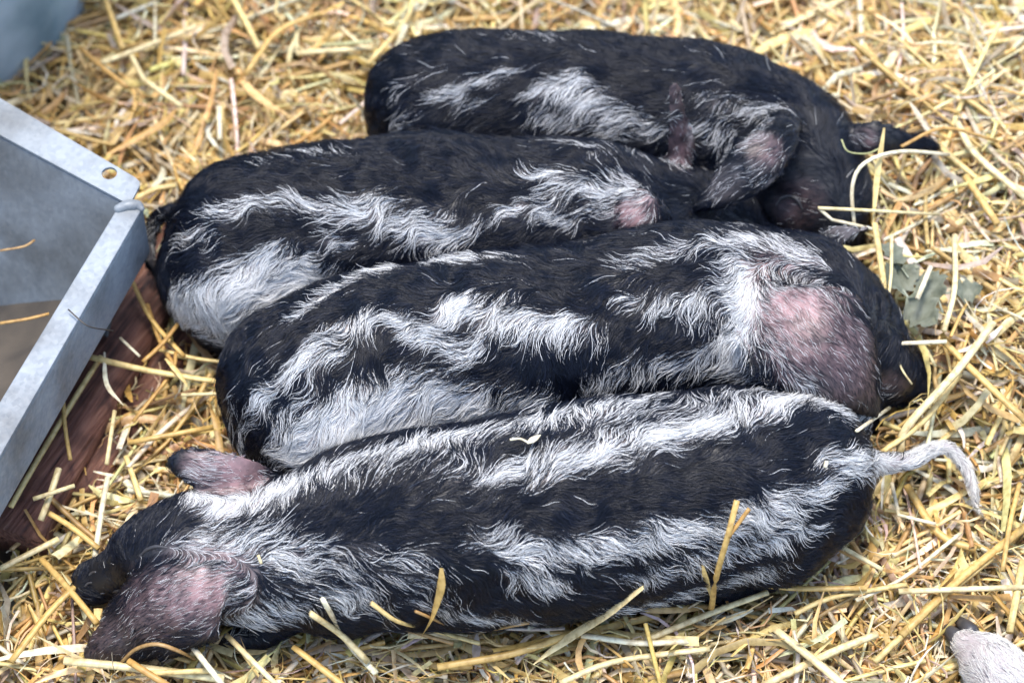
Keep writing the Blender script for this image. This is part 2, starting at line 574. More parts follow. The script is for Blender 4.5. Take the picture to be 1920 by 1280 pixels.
def finish_piglet(name, label, me, coat, group, n_hair, base_len=0.020, wave=1.0, light_skin=None):
    V = verts(me)
    w = coat.whiteness(V); p = coat.pinkness(V)
    skin = (1 - w)[:, None] * np.array([0.007, 0.007, 0.009]) + w[:, None] * np.array([0.22, 0.19, 0.18])
    skin = skin * (1 - p)[:, None] + p[:, None] * np.array([0.31, 0.185, 0.18])
    so = coat.field(V, coat.solid, .5)[:, None]
    skin = skin * (1 - .7 * so) + .7 * so * np.array([0.50, 0.45, 0.43])
    at = me.attributes.new('skin', 'FLOAT_COLOR', 'POINT')
    at.data.foreach_set('color', np.concatenate([skin, np.ones((len(V), 1))], 1).astype(np.float32).ravel())
    root = link(name, me, None, M_SKIN)
    tag(root, label, 'piglet', group)
    # ---- hair roots, spread evenly by area
    me.calc_loop_triangles()
    tri = np.empty(len(me.loop_triangles) * 3, np.int32); me.loop_triangles.foreach_get('vertices', tri)
    tri = tri.reshape(-1, 3)
    A, B, Cc = V[tri[:, 0]], V[tri[:, 1]], V[tri[:, 2]]
    area = np.linalg.norm(np.cross(B - A, Cc - A), axis=1)
    cen = (A + B + Cc) / 3
    area = area * np.where(cen[:, 2] < 0.008, 0.0, 1.0)          # none where the animal lies on the straw
    r = np.random.default_rng(100 + coat.seed)
    pick = r.choice(len(tri), n_hair, p=area / area.sum())
    a, b = r.random(n_hair), r.random(n_hair)
    sw = a + b > 1; a[sw], b[sw] = 1 - a[sw], 1 - b[sw]
    P = A[pick] + a[:, None] * (B - A)[pick] + b[:, None] * (Cc - A)[pick]
    VN = normals(me)
    Nn = nrm(VN[tri[pick, 0]] * (1 - a - b)[:, None] + VN[tri[pick, 1]] * a[:, None] + VN[tri[pick, 2]] * b[:, None])
    ln = coat.lens(P)
    wh = coat.whiteness(P)
    pk = coat.pinkness(P)
    keep = (ln > 0.02) & ~((ln < 0.37) & (r.random(n_hair) < 0.35))
    P, Nn, ln, wh, pk = P[keep], Nn[keep], ln[keep], wh[keep], pk[keep]
    n = len(P)
    L = base_len * ln * (0.75 + 0.5 * r.random(n))
    NP = 7
    pts = np.empty((n, NP, 3))
    cur = P.copy(); nor = Nn.copy()
    lift_max = (0.0008 + 0.0026 * r.random(n) ** 2) * np.clip(ln, 0.25, 1)
    stray = r.random(n) < 0.02
    lift_max[stray] *= 2.2
    dphase = r.standard_normal(n) * 0.22
    near = Near(V, VN)
    ni = np.concatenate([((Q[:, None, :] - coat.spine[None]) ** 2).sum(2).argmin(1) for Q in np.array_split(P, 20)])
    coat.T0 = coat.spT[ni]
    for k in range(NP):
        t = k / (NP - 1)
        pts[:, k] = cur + nor * (lift_max * (0.12 + 0.88 * t ** 1.2))[:, None]
        if k == NP - 1:
            break
        D = coat.direction(cur, nor)
        D = nrm(D - (D * nor).sum(1)[:, None] * nor)
        th = wave * (0.70 * vnoise(cur, 0.030, coat.seed + 21) + 0.85 * vnoise(cur, 0.011, coat.seed + 22) + 0.35 * vnoise(cur, 0.004, coat.seed + 23)) * np.clip(ln * 1.1, 0.15, 1) + dphase
        S = np.cross(nor, D)
        D = D * np.cos(th)[:, None] + S * np.sin(th)[:, None]
        nxt = cur + D * (L / (NP - 1))[:, None]
        cur, nor = near.snap(nxt, nor)
    mid = pts[:, 3]
    wh = coat.whiteness(mid); pk = coat.pinkness(mid)
    lock = 0.5 + 0.5 * vnoise(P, 0.0030, coat.seed + 31) + 0.5 * vnoise(P, 0.009, coat.seed + 32)
    pw_ = (wh * 1.35 - 0.13) * (0.28 + 0.80 * lock) + 0.45 * coat.field(mid, coat.solid, .5)
    pale = r.random(n) < np.clip(np.maximum(pw_, 0.85 * pk ** 1.4), 0, 0.97) + 0.003
    # ---- colours
    g = 0.58 + 0.48 * r.random(n)
    warm = np.clip(0.5 - 12 * (P[:, 2] - 0.05), 0, 1)             # the coat yellows towards the belly
    pw = WHITE[None, :] * g[:, None] * (1 - warm[:, None] * np.array([0.02, 0.07, 0.16]))
    col = np.where(pale[:, None], pw, BLACK[None, :] * (0.6 + 1.6 * r.random(n) ** 3)[:, None])
    hc = bpy.data.hair_curves.new('coat')
    hc.add_curves([NP] * n)
    hc.attributes['position'].data.foreach_set('vector', pts.astype(np.float32).ravel())
    rad = np.where(pale, 0.00010 + 0.00006 * r.random(n), 0.00015)[:, None] * np.array([1, 1, 0.97, 0.9, 0.78, 0.6, 0.2])[None, :] * np.clip(0.3 + ln * .8, 0.42, 1)[:, None] * (1 - .35 * pk)[:, None]
    ra = hc.attributes.get('radius') or hc.attributes.new('radius', 'FLOAT', 'POINT')
    ra.data.foreach_set('value', rad.astype(np.float32).ravel())
    ca = hc.attributes.new('tint', 'FLOAT_COLOR', 'CURVE')
    ca.data.foreach_set('color', np.concatenate([col, np.ones((n, 1))], 1).astype(np.float32).ravel())
    h = link('coat', hc, root, M_HAIR)
    h['kind'] = 'stuff'
    return root

HAIR = 1.45
GROUP = 'striped piglets asleep side by side on the straw'
SOLIDS = []

def bvh_of(me):
    V = verts(me)
    return BVHTree.FromPolygons([tuple(v) for v in V], [tuple(p.vertices) for p in me.polygons])

def spine_of(rows, n=10):
    return catmull(ctrl(rows), n)[:, :3]
# ------------------------------------------------------------------ the four piglets
def crease(root, coat, pts, w, name):
    Q = []
    for u, v in pts:
        h = coat.hit(u, v)
        Q.append((*h, w * .000357))
    Q = np.array(Q); Q[0, 3] *= .3; Q[-1, 3] *= .3
    o = link(name, mesh_from(name, *tube_mesh(Q, 5, 8)), root, M_HOOF)
    return o

def piglet_front():
    rows = [(176, 1088, .022, 36), (190, 1083, .026, 33), (228, 1070, .036, 45), (285, 1042, .050, 84), (370, 1040, .060, 118), (450, 1040, .062, 124), (550, 1035, .063, 143),
            (700, 1010, .064, 175), (900, 985, .066, 192), (1100, 955, .067, 198), (1300, 925, .067, 194), (1420, 905, .066, 180), (1490, 893, .065, 162)]
    tail = [(1530, 868, .086, 66), (1590, 868, .076, 42), (1640, 872, .064, 28), (1710, 862, .054, 23), (1755, 838, .048, 19), (1790, 848, .042, 18), (1815, 890, .034, 17), (1827, 928, .026, 12), (1830, 955, .02, 4)]
    ear1 = [(446, 1108, .062, 46), (412, 1110, .084, 78), (330, 1134, .078, 94), (235, 1186, .046, 70), (160, 1232, .022, 12)]
    ear2 = [(512, 915, .076, 30), (458, 900, .092, 50), (395, 886, .1, 48), (345, 872, .1, 30), (316, 868, .097, 7)]
    def B(u, v, z, r, ax=(1, 1, 1)):
        p = px(u, v, z); return ball_mesh(p, r * mpp(p), ax)
    parts = [tube_mesh(ctrl(rows)), tube_mesh(ctrl(tail), 8, 14), ear_mesh(ear1, (-.15, -.62, .75), .42), ear_mesh(ear2, (-.1, -.75, .6), .3),
             B(1545, 795, .050, 92), B(1425, 940, .060, 171, (1, .95, .9)), B(640, 1040, .060, 166, (.9, .95, .95)), B(330, 1060, .045, 88, (1.2, 1, .8)),
             tube_mesh(ctrl([(560, 1130, .03, 50), (480, 1190, .015, 32), (420, 1210, .008, 24)])), tube_mesh(ctrl([(1480, 1020, .03, 60), (1400, 1090, .012, 30), (1340, 1110, .008, 22)]))]
    me = body_mesh(parts)
    c = Coat(me, bvh_of(me), spine_of(rows), (0, -.42, .9), 1.0, 1.35, 1)
    S = c.stroke
    S([(340, 915), (420, 952), (520, 925), (620, 880)], 30)
    S([(500, 930), (620, 885), (800, 832), (1000, 797), (1200, 752), (1350, 722), (1450, 728)], 27)
    S([(600, 890), (760, 870), (900, 880)], 40, .34); S([(1100, 800), (1300, 765), (1500, 745)], 40, .42)
    S([(900, 900), (1000, 880), (1100, 855), (1250, 822), (1400, 780), (1500, 745), (1570, 770)], 34, .95)
    S([(1080, 800), (1250, 762), (1400, 738), (1480, 728)], 15, .85)
    S([(1490, 735), (1570, 762), (1645, 805)], 36, .75)
    S([(1545, 862), (1600, 868), (1650, 872), (1715, 862)], 26)
    S([(1700, 862), (1757, 842), (1790, 852), (1815, 892), (1829, 950)], 34)
    S([(360, 1020), (440, 1020), (550, 1040), (660, 1070)], 42, .72)
    S([(660, 1040), (760, 1050), (850, 1075)], 26, .42); S([(660, 1110), (760, 1090), (860, 1120)], 26, .35)
    S([(900, 1005), (1000, 1038), (1100, 1030), (1250, 1002), (1400, 975), (1500, 935), (1580, 905)], 30, .92)
    S([(950, 1078), (1060, 1105)], 22, .8)
    S([(1150, 1092), (1300, 1058), (1450, 1010), (1560, 985)], 18, .95)
    S([(430, 1030), (455, 1110), (440, 1190)], 34, .85)
    S([(440, 1180), (540, 1140), (660, 1120), (720, 1140)], 34, .7)
    S([(780, 1130), (900, 1158), (990, 1162)], 20, .85)
    S([(1120, 1150), (1250, 1122), (1380, 1085), (1480, 1050)], 20, .95)
    S([(350, 890), (400, 868), (440, 880)], 32, .8)
    S([(290, 1130), (350, 1080)], 40, .22); S([(260, 1170), (220, 1200)], 60, .10); S([(300, 1010), (350, 1040)], 36, .30)
    c.spot(c.pink, 270, 1160, 70, .30); c.spot(c.pink, 200, 1205, 60, .17)
    c.spot(c.pink, 390, 1108, 62, .9); c.spot(c.pink, 330, 1125, 60, .55); c.spot(c.pink, 440, 888, 46, .95); c.spot(c.pink, 480, 900, 30, .8); c.spot(c.pink, 385, 885, 36, .6)
    for u, v, q in ((1650, 872, 40), (1715, 862, 40), (1757, 842, 40), (1790, 852, 40), (1815, 892, 40), (1827, 935, 40), (1600, 866, 26), (520, 918, 40), (430, 945, 30), (1000, 775, 22), (1150, 745, 22), (1300, 712, 22), (1420, 708, 22), (870, 795, 20), (1450, 755, 25), (1330, 795, 25)):
        c.spot(c.solid, u, v, q, 1)
    c.spot(c.dark, 325, 866, 20, 1); c.spot(c.dark, 260, 1010, 60, .9)
    for u, v in ((440, 1065), (452, 1095), (454, 1125), (444, 1155)):  # shade in the crease behind the near ear, put into the coat colour
        c.spot(c.dark, u, v, 15, .9)
    for u, v, r, k in ((180, 1085, 34, 0), (215, 1075, 40, .16), (270, 1050, 70, .4), (340, 1000, 70, .55), (390, 1115, 70, .26), (300, 1150, 80, .24), (210, 1195, 70, .22), (165, 1225, 40, .2), (440, 890, 60, .26), (360, 872, 50, .28), (1660, 870, 50, .62), (1757, 842, 60, .6), (1815, 900, 60, .75)):
        c.spot(c.length, u, v, r, k)
    c.lie(450, 1110, 390, 1118, 60); c.lie(400, 1115, 280, 1165, 90); c.lie(290, 1160, 190, 1215, 90)
    c.lie(470, 890, 350, 868, 70); c.lie(1600, 868, 1700, 864, 60); c.lie(1710, 862, 1765, 843, 40); c.lie(1790, 852, 1818, 900, 40); c.lie(1815, 892, 1829, 950, 40)
    SOLIDS.append(c.bvh)
    root = finish_piglet('piglet', 'striped piglet with pale curled tail, lying opposite way to the other three', me, c, GROUP, int(78000 * HAIR))
    crease(root, c, [(262, 1042), (276, 1030), (294, 1024), (312, 1026)], 3.5, 'closed_eye')
    crease(root, c, [(168, 1077), (173, 1073), (179, 1072)], 2.5, 'nostril'); crease(root, c, [(160, 1098), (165, 1093), (171, 1092)], 2.5, 'nostril')
    crease(root, c, [(190, 1112), (215, 1108), (245, 1104)], 2.5, 'mouth')
    return root

def piglet_third():
    rows = [(1702, 716, .030, 42), (1650, 690, .046, 74), (1590, 640, .062, 115), (1510, 590, .069, 150), (1420, 580, .070, 163), (1300, 595, .070, 175), (1150, 622, .069, 174),
            (1000, 642, .069, 177), (850, 662, .069, 180), (720, 690, .069, 182), (620, 715, .068, 178), (565, 732, .066, 168)]
    ear1 = [(1420, 515, .108, 50), (1456, 552, .133, 98), (1518, 614, .139, 122), (1585, 690, .122, 98), (1630, 750, .094, 48), (1648, 780, .078, 8)]
    ear2 = [(1535, 455, .088, 22), (1575, 440, .095, 26), (1612, 432, .094, 15), (1634, 428, .090, 4)]
    def B(u, v, z, r, ax=(1, 1, 1)):
        p = px(u, v, z); return ball_mesh(p, r * mpp(p), ax)
    parts = [tube_mesh(ctrl(rows)), ear_mesh(ear1, (.25, -.6, .75), .40), ear_mesh(ear2, (.2, -.7, .6), .3), 
             B(600, 752, .060, 180), B(1370, 612, .064, 172), B(1560, 650, .055, 105), B(1600, 735, .03, 62),
             tube_mesh(ctrl([(1450, 720, .03, 50), (1560, 760, .015, 30), (1630, 790, .01, 22)])), tube_mesh(ctrl([(560, 850, .03, 60), (640, 900, .012, 28)]))]
    me = body_mesh(parts)
    c = Coat(me, bvh_of(me), spine_of(rows), (0, .12, 1), 1.0, 1.25, 2)
    S = c.stroke
    S([(555, 600), (620, 545), (720, 508), (850, 488), (960, 482)], 19, 1)
    S([(470, 800), (500, 735), (580, 685), (640, 660)], 20, .95); S([(500, 850), (540, 780), (600, 740)], 14, .8)
    S([(445, 860), (462, 790)], 13, .85); S([(430, 800), (450, 740)], 12, .6); S([(420, 850), (470, 720), (540, 640)], 40, .12)
    S([(530, 700), (600, 640), (680, 605), (770, 600)], 20)
    S([(740, 600), (800, 635), (850, 575), (920, 600)], 22)
    S([(800, 640), (870, 670), (900, 610)], 20)
    S([(900, 595), (1000, 610), (1115, 625)], 36, .9)
    S([(1165, 560), (1250, 575), (1335, 560)], 20, .9); S([(1240, 605), (1340, 600)], 14, .8)
    S([(1160, 500), (1250, 475), (1340, 450), (1430, 445)], 22, .75)
    S([(1380, 425), (1450, 418), (1530, 430)], 20, .9)
    S([(1370, 470), (1395, 560), (1380, 650), (1400, 700)], 46, .93); S([(1400, 450), (1470, 460), (1540, 500)], 34, .85)
    S([(530, 850), (620, 800), (720, 742), (800, 745), (900, 765), (1010, 755)], 44, .97)
    S([(560, 860), (660, 830), (760, 800)], 55, .95)
    S([(1100, 725), (1200, 695), (1320, 675), (1380, 665)], 30, .75); S([(1150, 720), (1350, 690)], 26, .5)
    S([(600, 700), (560, 760)], 18, .5)
    S([(1480, 720), (1590, 760)], 30, .7); S([(1560, 440), (1630, 430)], 24, .6)
    S([(1440, 640), (1480, 690)], 40, .35); S([(1500, 520), (1560, 560)], 28, .5)
    c.spot(c.pink, 1490, 570, 78, .95); c.spot(c.pink, 1445, 500, 38, .7); c.spot(c.pink, 1480, 640, 70, .62); c.spot(c.pink, 1560, 640, 80, .42); c.spot(c.pink, 1600, 710, 70, .28); c.spot(c.pink, 1670, 715, 35, .25)
    for u, v, q in ((560, 850, 60), (640, 810, 60), (720, 770, 55), (800, 770, 45), (880, 775, 35), (760, 800, 50), (850, 580, 25), (690, 605, 22), (1390, 560, 40), (1385, 640, 40), (1460, 430, 25)):
        c.spot(c.solid, u, v, q, 1)
    c.spot(c.dark, 690, 690, 42, 1); c.spot(c.dark, 1610, 520, 60, .9); c.spot(c.dark, 1600, 730, 60, .8); c.spot(c.dark, 1570, 690, 40, .5)
    for u, v, r, k in ((1708, 716, 34, 0), (1670, 700, 40, .15), (1610, 640, 60, .3), (1490, 570, 80, .25), (1540, 640, 90, .24), (1600, 720, 70, .22), (1635, 770, 40, .2), (1600, 520, 80, .55), (1480, 450, 80, .6), (1590, 432, 40, .5)):
        c.spot(c.length, u, v, r, k)
    c.lie(1430, 520, 1470, 570, 60); c.lie(1460, 560, 1540, 640, 100); c.lie(1540, 640, 1620, 740, 100)
    SOLIDS.append(c.bvh)
    return finish_piglet('piglet', 'striped piglet with large pink-based ear over its face, pressed behind the pale-tailed one', me, c, GROUP, int(78000 * HAIR), wave=1.15)

def piglet_second():
    rows = [(1425, 475, .03, 46), (1370, 440, .042, 75), (1300, 415, .053, 95), (1220, 412, .062, 120), (1120, 413, .066, 145), (1000, 415, .067, 160), (850, 420, .067, 164),
            (700, 430, .067, 168), (560, 445, .066, 172), (462, 460, .065, 166)]
    ear1 = [(1150, 385, .108, 30), (1190, 395, .116, 48), (1232, 410, .108, 34), (1258, 422, .098, 7)]
    ear2 = [(1284, 312, .088, 38), (1278, 265, .108, 34), (1271, 212, .130, 25), (1266, 166, .147, 19), (1264, 148, .152, 7)]
    tail = [(322, 392, .080, 17), (296, 408, .070, 12), (281, 445, .056, 10), (284, 488, .042, 8), (298, 512, .035, 5)]
    def B(u, v, z, r, ax=(1, 1, 1)):
        p = px(u, v, z); return ball_mesh(p, r * mpp(p), ax)
    parts = [tube_mesh(ctrl(rows)), ear_mesh(ear1, (.2, -.6, .75), .2), ear_mesh(ear2, (.35, -.8, .5), .35, .0055), tube_mesh(ctrl(tail), 6, 12),
             B(450, 500, .060, 152), B(425, 590, .032, 66), B(1150, 430, .06, 140), B(1290, 440, .045, 95),
             tube_mesh(ctrl([(420, 585, .03, 52), (450, 635, .02, 36), (500, 665, .012, 26)]))]
    me = body_mesh(parts)
    c = Coat(me, bvh_of(me), spine_of(rows), (0, -.15, 1), 1.0, 1.25, 3)
    S = c.stroke
    S([(440, 318), (560, 292), (690, 282)], 10, .7)
    S([(380, 405), (450, 390), (540, 378), (600, 400)], 18, .9)
    S([(620, 405), (690, 392), (770, 425), (880, 440)], 32, .9); S([(600, 440), (640, 470)], 18, .6); S([(760, 450), (860, 470)], 20, .6)
    S([(330, 475), (360, 440), (410, 465)], 18, .55)
    S([(330, 560), (400, 565), (480, 530), (560, 550), (620, 530)], 50, .93)
    S([(340, 590), (420, 615), (480, 630)], 44, .95); S([(470, 500), (510, 475)], 26, .9); S([(560, 500), (600, 560)], 40, .8)
    S([(980, 325), (1050, 340), (1130, 362), (1195, 372)], 26, .9); S([(1130, 335), (1190, 350), (1225, 380)], 16, .9)
    S([(930, 415), (990, 388), (1080, 420)], 16, .9); S([(1000, 258), (1130, 278), (1230, 304)], 9, .85)
    S([(1080, 395), (1150, 400)], 18, .6)
    S([(1292, 190), (1298, 270)], 13, .9); S([(300, 405), (285, 440), (284, 495)], 22, .62)
    for u, v, q in ((400, 580, 60), (480, 560, 50), (550, 540, 50), (430, 630, 60), (500, 490, 30), (350, 590, 40)):
        c.spot(c.solid, u, v, q, 1)
    c.spot(c.pink, 1190, 400, 36, .85); c.spot(c.pink, 1280, 292, 26, .6); c.spot(c.pink, 1274, 240, 45, .34); c.spot(c.pink, 1268, 180, 40, .26)
    for u, v, r, k in ((1190, 400, 45, .3), (1276, 260, 50, .22), (1268, 180, 40, .2), (1300, 370, 70, .45), (1250, 350, 60, .6), (288, 450, 50, .4)):
        c.spot(c.length, u, v, r, k)
    c.lie(1282, 300, 1270, 210, 50); c.lie(1272, 220, 1265, 155, 50); c.lie(300, 410, 284, 470, 40)
    SOLIDS.append(c.bvh)
    return finish_piglet('piglet', 'striped piglet with one narrow ear standing up, its rump beside the metal trough', me, c, GROUP, int(64000 * HAIR), wave=1.1)

def piglet_back():
    rows = [(1585, 470, .025, 44), (1560, 425, .040, 72), (1535, 350, .056, 98), (1490, 275, .065, 114), (1410, 238, .068, 125), (1300, 216, .068, 138), (1150, 202, .066, 138),
            (1000, 196, .066, 138), (880, 194, .065, 138), (805, 202, .064, 130)]
    ear1 = [(1482, 202, .106, 20), (1460, 250, .126, 42), (1418, 306, .124, 54), (1362, 352, .108, 44), (1298, 396, .092, 7)]
    ear2 = [(1590, 258, .085, 24), (1640, 260, .094, 34), (1700, 268, .088, 26), (1758, 274, .078, 6)]
    def B(u, v, z, r, ax=(1, 1, 1)):
        p = px(u, v, z); return ball_mesh(p, r * mpp(p), ax)
    parts = [tube_mesh(ctrl(rows)), ear_mesh(ear1, (-.2, -.7, .7), .3), ear_mesh(ear2, (.1, -.75, .6), .3),
             B(830, 220, .060, 140), B(1340, 260, .055, 120), B(1490, 385, .045, 80), B(1430, 380, .03, 60),
             tube_mesh(ctrl([(1330, 300, .04, 45), (1260, 340, .02, 28), (1200, 350, .012, 20)]))]
    me = body_mesh(parts)
    c = Coat(me, bvh_of(me), spine_of(rows), (0, .05, 1), 1.0, 1.2, 4)
    S = c.stroke
    S([(805, 195), (880, 162), (965, 138)], 16, .85); S([(830, 195), (930, 192)], 12, .4)
    S([(1000, 172), (1060, 160), (1110, 190), (1160, 222), (1235, 240)], 30, .88); S([(985, 215), (1100, 235), (1190, 262)], 18, .7)
    S([(735, 248), (772, 225)], 20, .85); S([(925, 76), (1000, 70), (1065, 82)], 9, .55); S([(700, 205), (770, 150), (850, 120)], 10, .3)
    S([(1300, 175), (1370, 205), (1440, 205), (1490, 212)], 13, .85); S([(1310, 240), (1350, 262), (1365, 292)], 20, .95); S([(1320, 160), (1400, 180)], 10, .4)
    S([(1385, 285), (1450, 225)], 16, .7); S([(1340, 365), (1430, 325)], 40, .30); S([(1600, 250), (1640, 258)], 16, .4); S([(860, 262), (900, 258)], 10, .6)
    c.spot(c.pink, 1442, 282, 30, .42); c.spot(c.pink, 1625, 262, 18, .5); c.spot(c.pink, 1500, 385, 40, .25)
    for u, v, r, k in ((1530, 340, 90, .35), (1500, 400, 70, .22), (1440, 270, 60, .24), (1370, 345, 60, .27), (1650, 262, 60, .25), (1580, 260, 60, .4), (1460, 230, 40, .5)):
        c.spot(c.length, u, v, r, k)
    c.lie(1470, 220, 1440, 280, 50); c.lie(1440, 280, 1320, 380, 80); c.lie(1600, 258, 1740, 272, 80)
    SOLIDS.append(c.bvh)
    root = finish_piglet('piglet', 'mostly black piglet with drooping ear, lying against the loose straw behind the others', me, c, GROUP, int(60000 * HAIR))
    crease(root, c, [(1456, 384), (1466, 372), (1482, 368), (1496, 376), (1504, 392)], 4, 'closed_eye')
    return root

piglet_front(); piglet_third(); piglet_second(); piglet_back()
# ------------------------------------------------------------------ a fifth, pale piglet: only one leg reaches into the picture
def piglet_pale():
    rows = [(2000, 1790, .04, 60), (2050, 1720, .06, 130), (2200, 1570, .066, 180), (2360, 1430, .066, 180), (2470, 1340, .060, 130)]
    leg = [(1805, 1205, .016, 34), (1835, 1232, .022, 46), (1880, 1275, .030, 58), (1960, 1350, .036, 75), (2080, 1450, .045, 105), (2200, 1540, .055, 150)]
    me = body_mesh([tube_mesh(ctrl(rows)), tube_mesh(ctrl(leg))], .004, 4)
    c = Coat(me, bvh_of(me), spine_of(rows), (0, 0, 1), .6, 1.0, 5)
    c.stroke([(1800, 1200), (1880, 1275), (2000, 1380), (2200, 1540)], 150, .98)
    c.stroke([(2050, 1720), (2470, 1340)], 260, .95)
    c.spot(c.solid, 1850, 1250, 260, 1); c.spot(c.solid, 2000, 1380, 300, 1)
    c.spot(c.length, 1815, 1215, 60, .3); c.spot(c.length, 1870, 1265, 90, .5)
    c.spot(c.pink, 1810, 1205, 30, .3)
    c.lie(1900, 1290, 1810, 1205, 130); c.lie(2000, 1390, 1900, 1290, 130)
    SOLIDS.append(c.bvh)
    root = finish_piglet('piglet', 'white-haired piglet of which only one leg with dark hoof reaches in past the straw', me, c, None, int(26000 * HAIR))
    for du, dv in ((-14, -8), (10, -22)):
        h = tube_mesh(ctrl([(1810 + du, 1206 + dv, .014, 17), (1798 + du, 1194 + dv, .011, 14), (1784 + du, 1180 + dv, .003, 6)]), 5, 12)
        link('hoof', mesh_from('hoof', *h), root, M_HOOF)
piglet_pale()

# ------------------------------------------------------------------ feed trough
ZR = 0.120
def slab(pts, down, name):
    """flat panel through four points, given a thickness vector"""
    P = [np.array(p) for p in pts]
    Q = [p + np.array(down) for p in P]
    n = len(P)
    F = [tuple(range(n)), tuple(range(2 * n - 1, n - 1, -1))] + [(i, i + n, (i + 1) % n + n, (i + 1) % n) for i in range(n)]
    return P + Q, F

def bevelled(name, V, F, parent, material, width=0.0012, seg=2):
    bm = bmesh.new()
    vs_ = [bm.verts.new(tuple(v)) for v in V]
    for f in F:
        bm.faces.new([vs_[i] for i in f])
    bmesh.ops.recalc_face_normals(bm, faces=bm.faces)
    bmesh.ops.bevel(bm, geom=list(bm.edges), offset=width, segments=seg, affect='EDGES', profile=0.6)
    me = bpy.data.meshes.new(name)
    bm.to_mesh(me); bm.free()
    return link(name, me, parent, material)

trough = bpy.data.objects.new('feed_trough', None)
COL.objects.link(trough)
trough.location = (0, 0, 0)
tag(trough, 'galvanised sheet metal feed trough with a drilled rim', 'trough')
def P_(u, v, z=ZR): return np.array(px(u, v, z))
# rim flange of the far end, with a round bolt hole and a clipped corner
o0, o1 = P_(-420, -62), P_(266, 340)
i0, i1 = P_(-420, 26), P_(243, 384)
ex = (o1 - o0) / np.linalg.norm(o1 - o0)
ey = np.cross([0, 0, 1], ex)
def flange():
    bm = bmesh.new()
    hole_c = P_(205, 325)
    hr = 0.0052
    c1, c2 = o1 - ex * .006, o1 + (i1 - o1) * .18
    outer = [o0, c1, o1 - ex * .0015 + (i1 - o1) * .05, c2, i1, i0]
    ov = [bm.verts.new(p) for p in outer]
    hv = [bm.verts.new(hole_c + hr * (math.cos(a) * ex + math.sin(a) * ey)) for a in np.linspace(0, 2 * math.pi, 20, endpoint=False)]
    es = [bm.edges.new((ov[i], ov[(i + 1) % len(ov)])) for i in range(len(ov))] + [bm.edges.new((hv[i], hv[(i + 1) % 20])) for i in range(20)]
    bmesh.ops.triangle_fill(bm, use_beauty=True, use_dissolve=False, edges=es)
    for f in list(bm.faces):
        if (np.array(f.calc_center_median()) - hole_c) @ (np.array(f.calc_center_median()) - hole_c) < (hr * .6) ** 2:
            bm.faces.remove(f)
    bmesh.ops.recalc_face_normals(bm, faces=bm.faces)
    r = bmesh.ops.extrude_face_region(bm, geom=list(bm.faces))
    bmesh.ops.translate(bm, verts=[e for e in r['geom'] if isinstance(e, bmesh.types.BMVert)], vec=(0, 0, -.0022))
    bmesh.ops.recalc_face_normals(bm, faces=bm.faces)
    me = bpy.data.meshes.new('rim_flange'); bm.to_mesh(me); bm.free()
    return link('rim_flange', me, trough, M_ZINC)
flange()
# sloping end panel below the flange
inw = -ey if ey[1] > 0 else ey
zf = 0.002
slope = inw * 0.055
e1 = i1 + ex * .004
endp = [i0 - np.array([0, 0, .0035]), e1 - np.array([0, 0, .0035]), e1 + slope + np.array([0, 0, zf - ZR]), i0 + slope + np.array([0, 0, zf - ZR])]
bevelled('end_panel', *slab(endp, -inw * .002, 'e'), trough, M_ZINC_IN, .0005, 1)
# side wall: folded rim (flat top and outer lip) and the wall below it
a_in, a_out = P_(216, 396), P_(268, 388)
b_in, b_out = P_(-330, 1295), P_(-262, 1310)
bevelled('side_rim', *slab([a_in, a_out, b_out, b_in], (0, 0, -.003), 's'), trough, M_ZINC, .0011, 2)
dz = np.array([0, 0, -.003]); dn = np.array([0, 0, -.050])
lip_dir = np.cross(b_out - a_out, [0, 0, 1]); lip_dir /= np.linalg.norm(lip_dir)
if lip_dir @ (a_in - a_out) < 0: lip_dir = -lip_dir
bevelled('outer_lip', *slab([a_out + dz, b_out + dz, b_out + dn, a_out + dn], lip_dir * .0022, 's'), trough, M_ZINC, .0008, 2)
wi = lip_dir * .030
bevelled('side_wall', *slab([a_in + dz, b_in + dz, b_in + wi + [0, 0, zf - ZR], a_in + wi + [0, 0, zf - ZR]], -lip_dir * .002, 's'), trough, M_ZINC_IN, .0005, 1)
# a corner weld bead
bead = tube_mesh(np.array([[*(P_(222, 392)), .0032], [*(P_(240, 386)), .004], [*(P_(258, 386)), .0038], [*(P_(266, 392)), .002]]), 5, 10)
link('weld_bead', mesh_from('weld_bead', *bead), trough, M_ZINC)
# floor and the dried feed lying on it
fl = [endp[3], endp[2], a_in + wi + [0, 0, zf - ZR], b_in + wi + [0, 0, zf - ZR], b_in + lip_dir * .35 + [0, 0, zf - ZR]]
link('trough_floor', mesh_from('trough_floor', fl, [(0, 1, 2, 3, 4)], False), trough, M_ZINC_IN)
def on_plane(u, v, p0, n):
    d = np.array(ray(u, v)); c = np.array(CAM)
    return c + d * (((p0 - c) @ n) / (d @ n))
en = np.cross(endp[1] - endp[0], endp[2] - endp[1])
r1, r0 = on_plane(190, 558, endp[0], en), on_plane(-260, 590, endp[0], en)
r2 = P_(60, 760, .024); r3 = P_(-420, 1300, .024)
nx, ny = 26, 18
RV, RF = [], []
for j in range(ny):
    for i in range(nx):
        s_, t_ = i / (nx - 1), j / (ny - 1)
        p = (r0 * (1 - s_) + r1 * s_) * (1 - t_) + (r3 * (1 - s_) + r2 * s_) * t_
        p = p + np.array([0, 0, .004 * float(vnoise(p[None] * [1, 1, 0], .03, 5)[0])])
        RV.append(p)
for j in range(ny - 1):
    for i in range(nx - 1):
        a = j * nx + i
        RF.append((a, a + 1, a + nx + 1, a + nx))
res = link('feed_residue', mesh_from('feed_residue', RV, RF), None, M_FEED)
tag(res, 'dried brown feed residue caked in the bottom of the metal trough', 'feed')

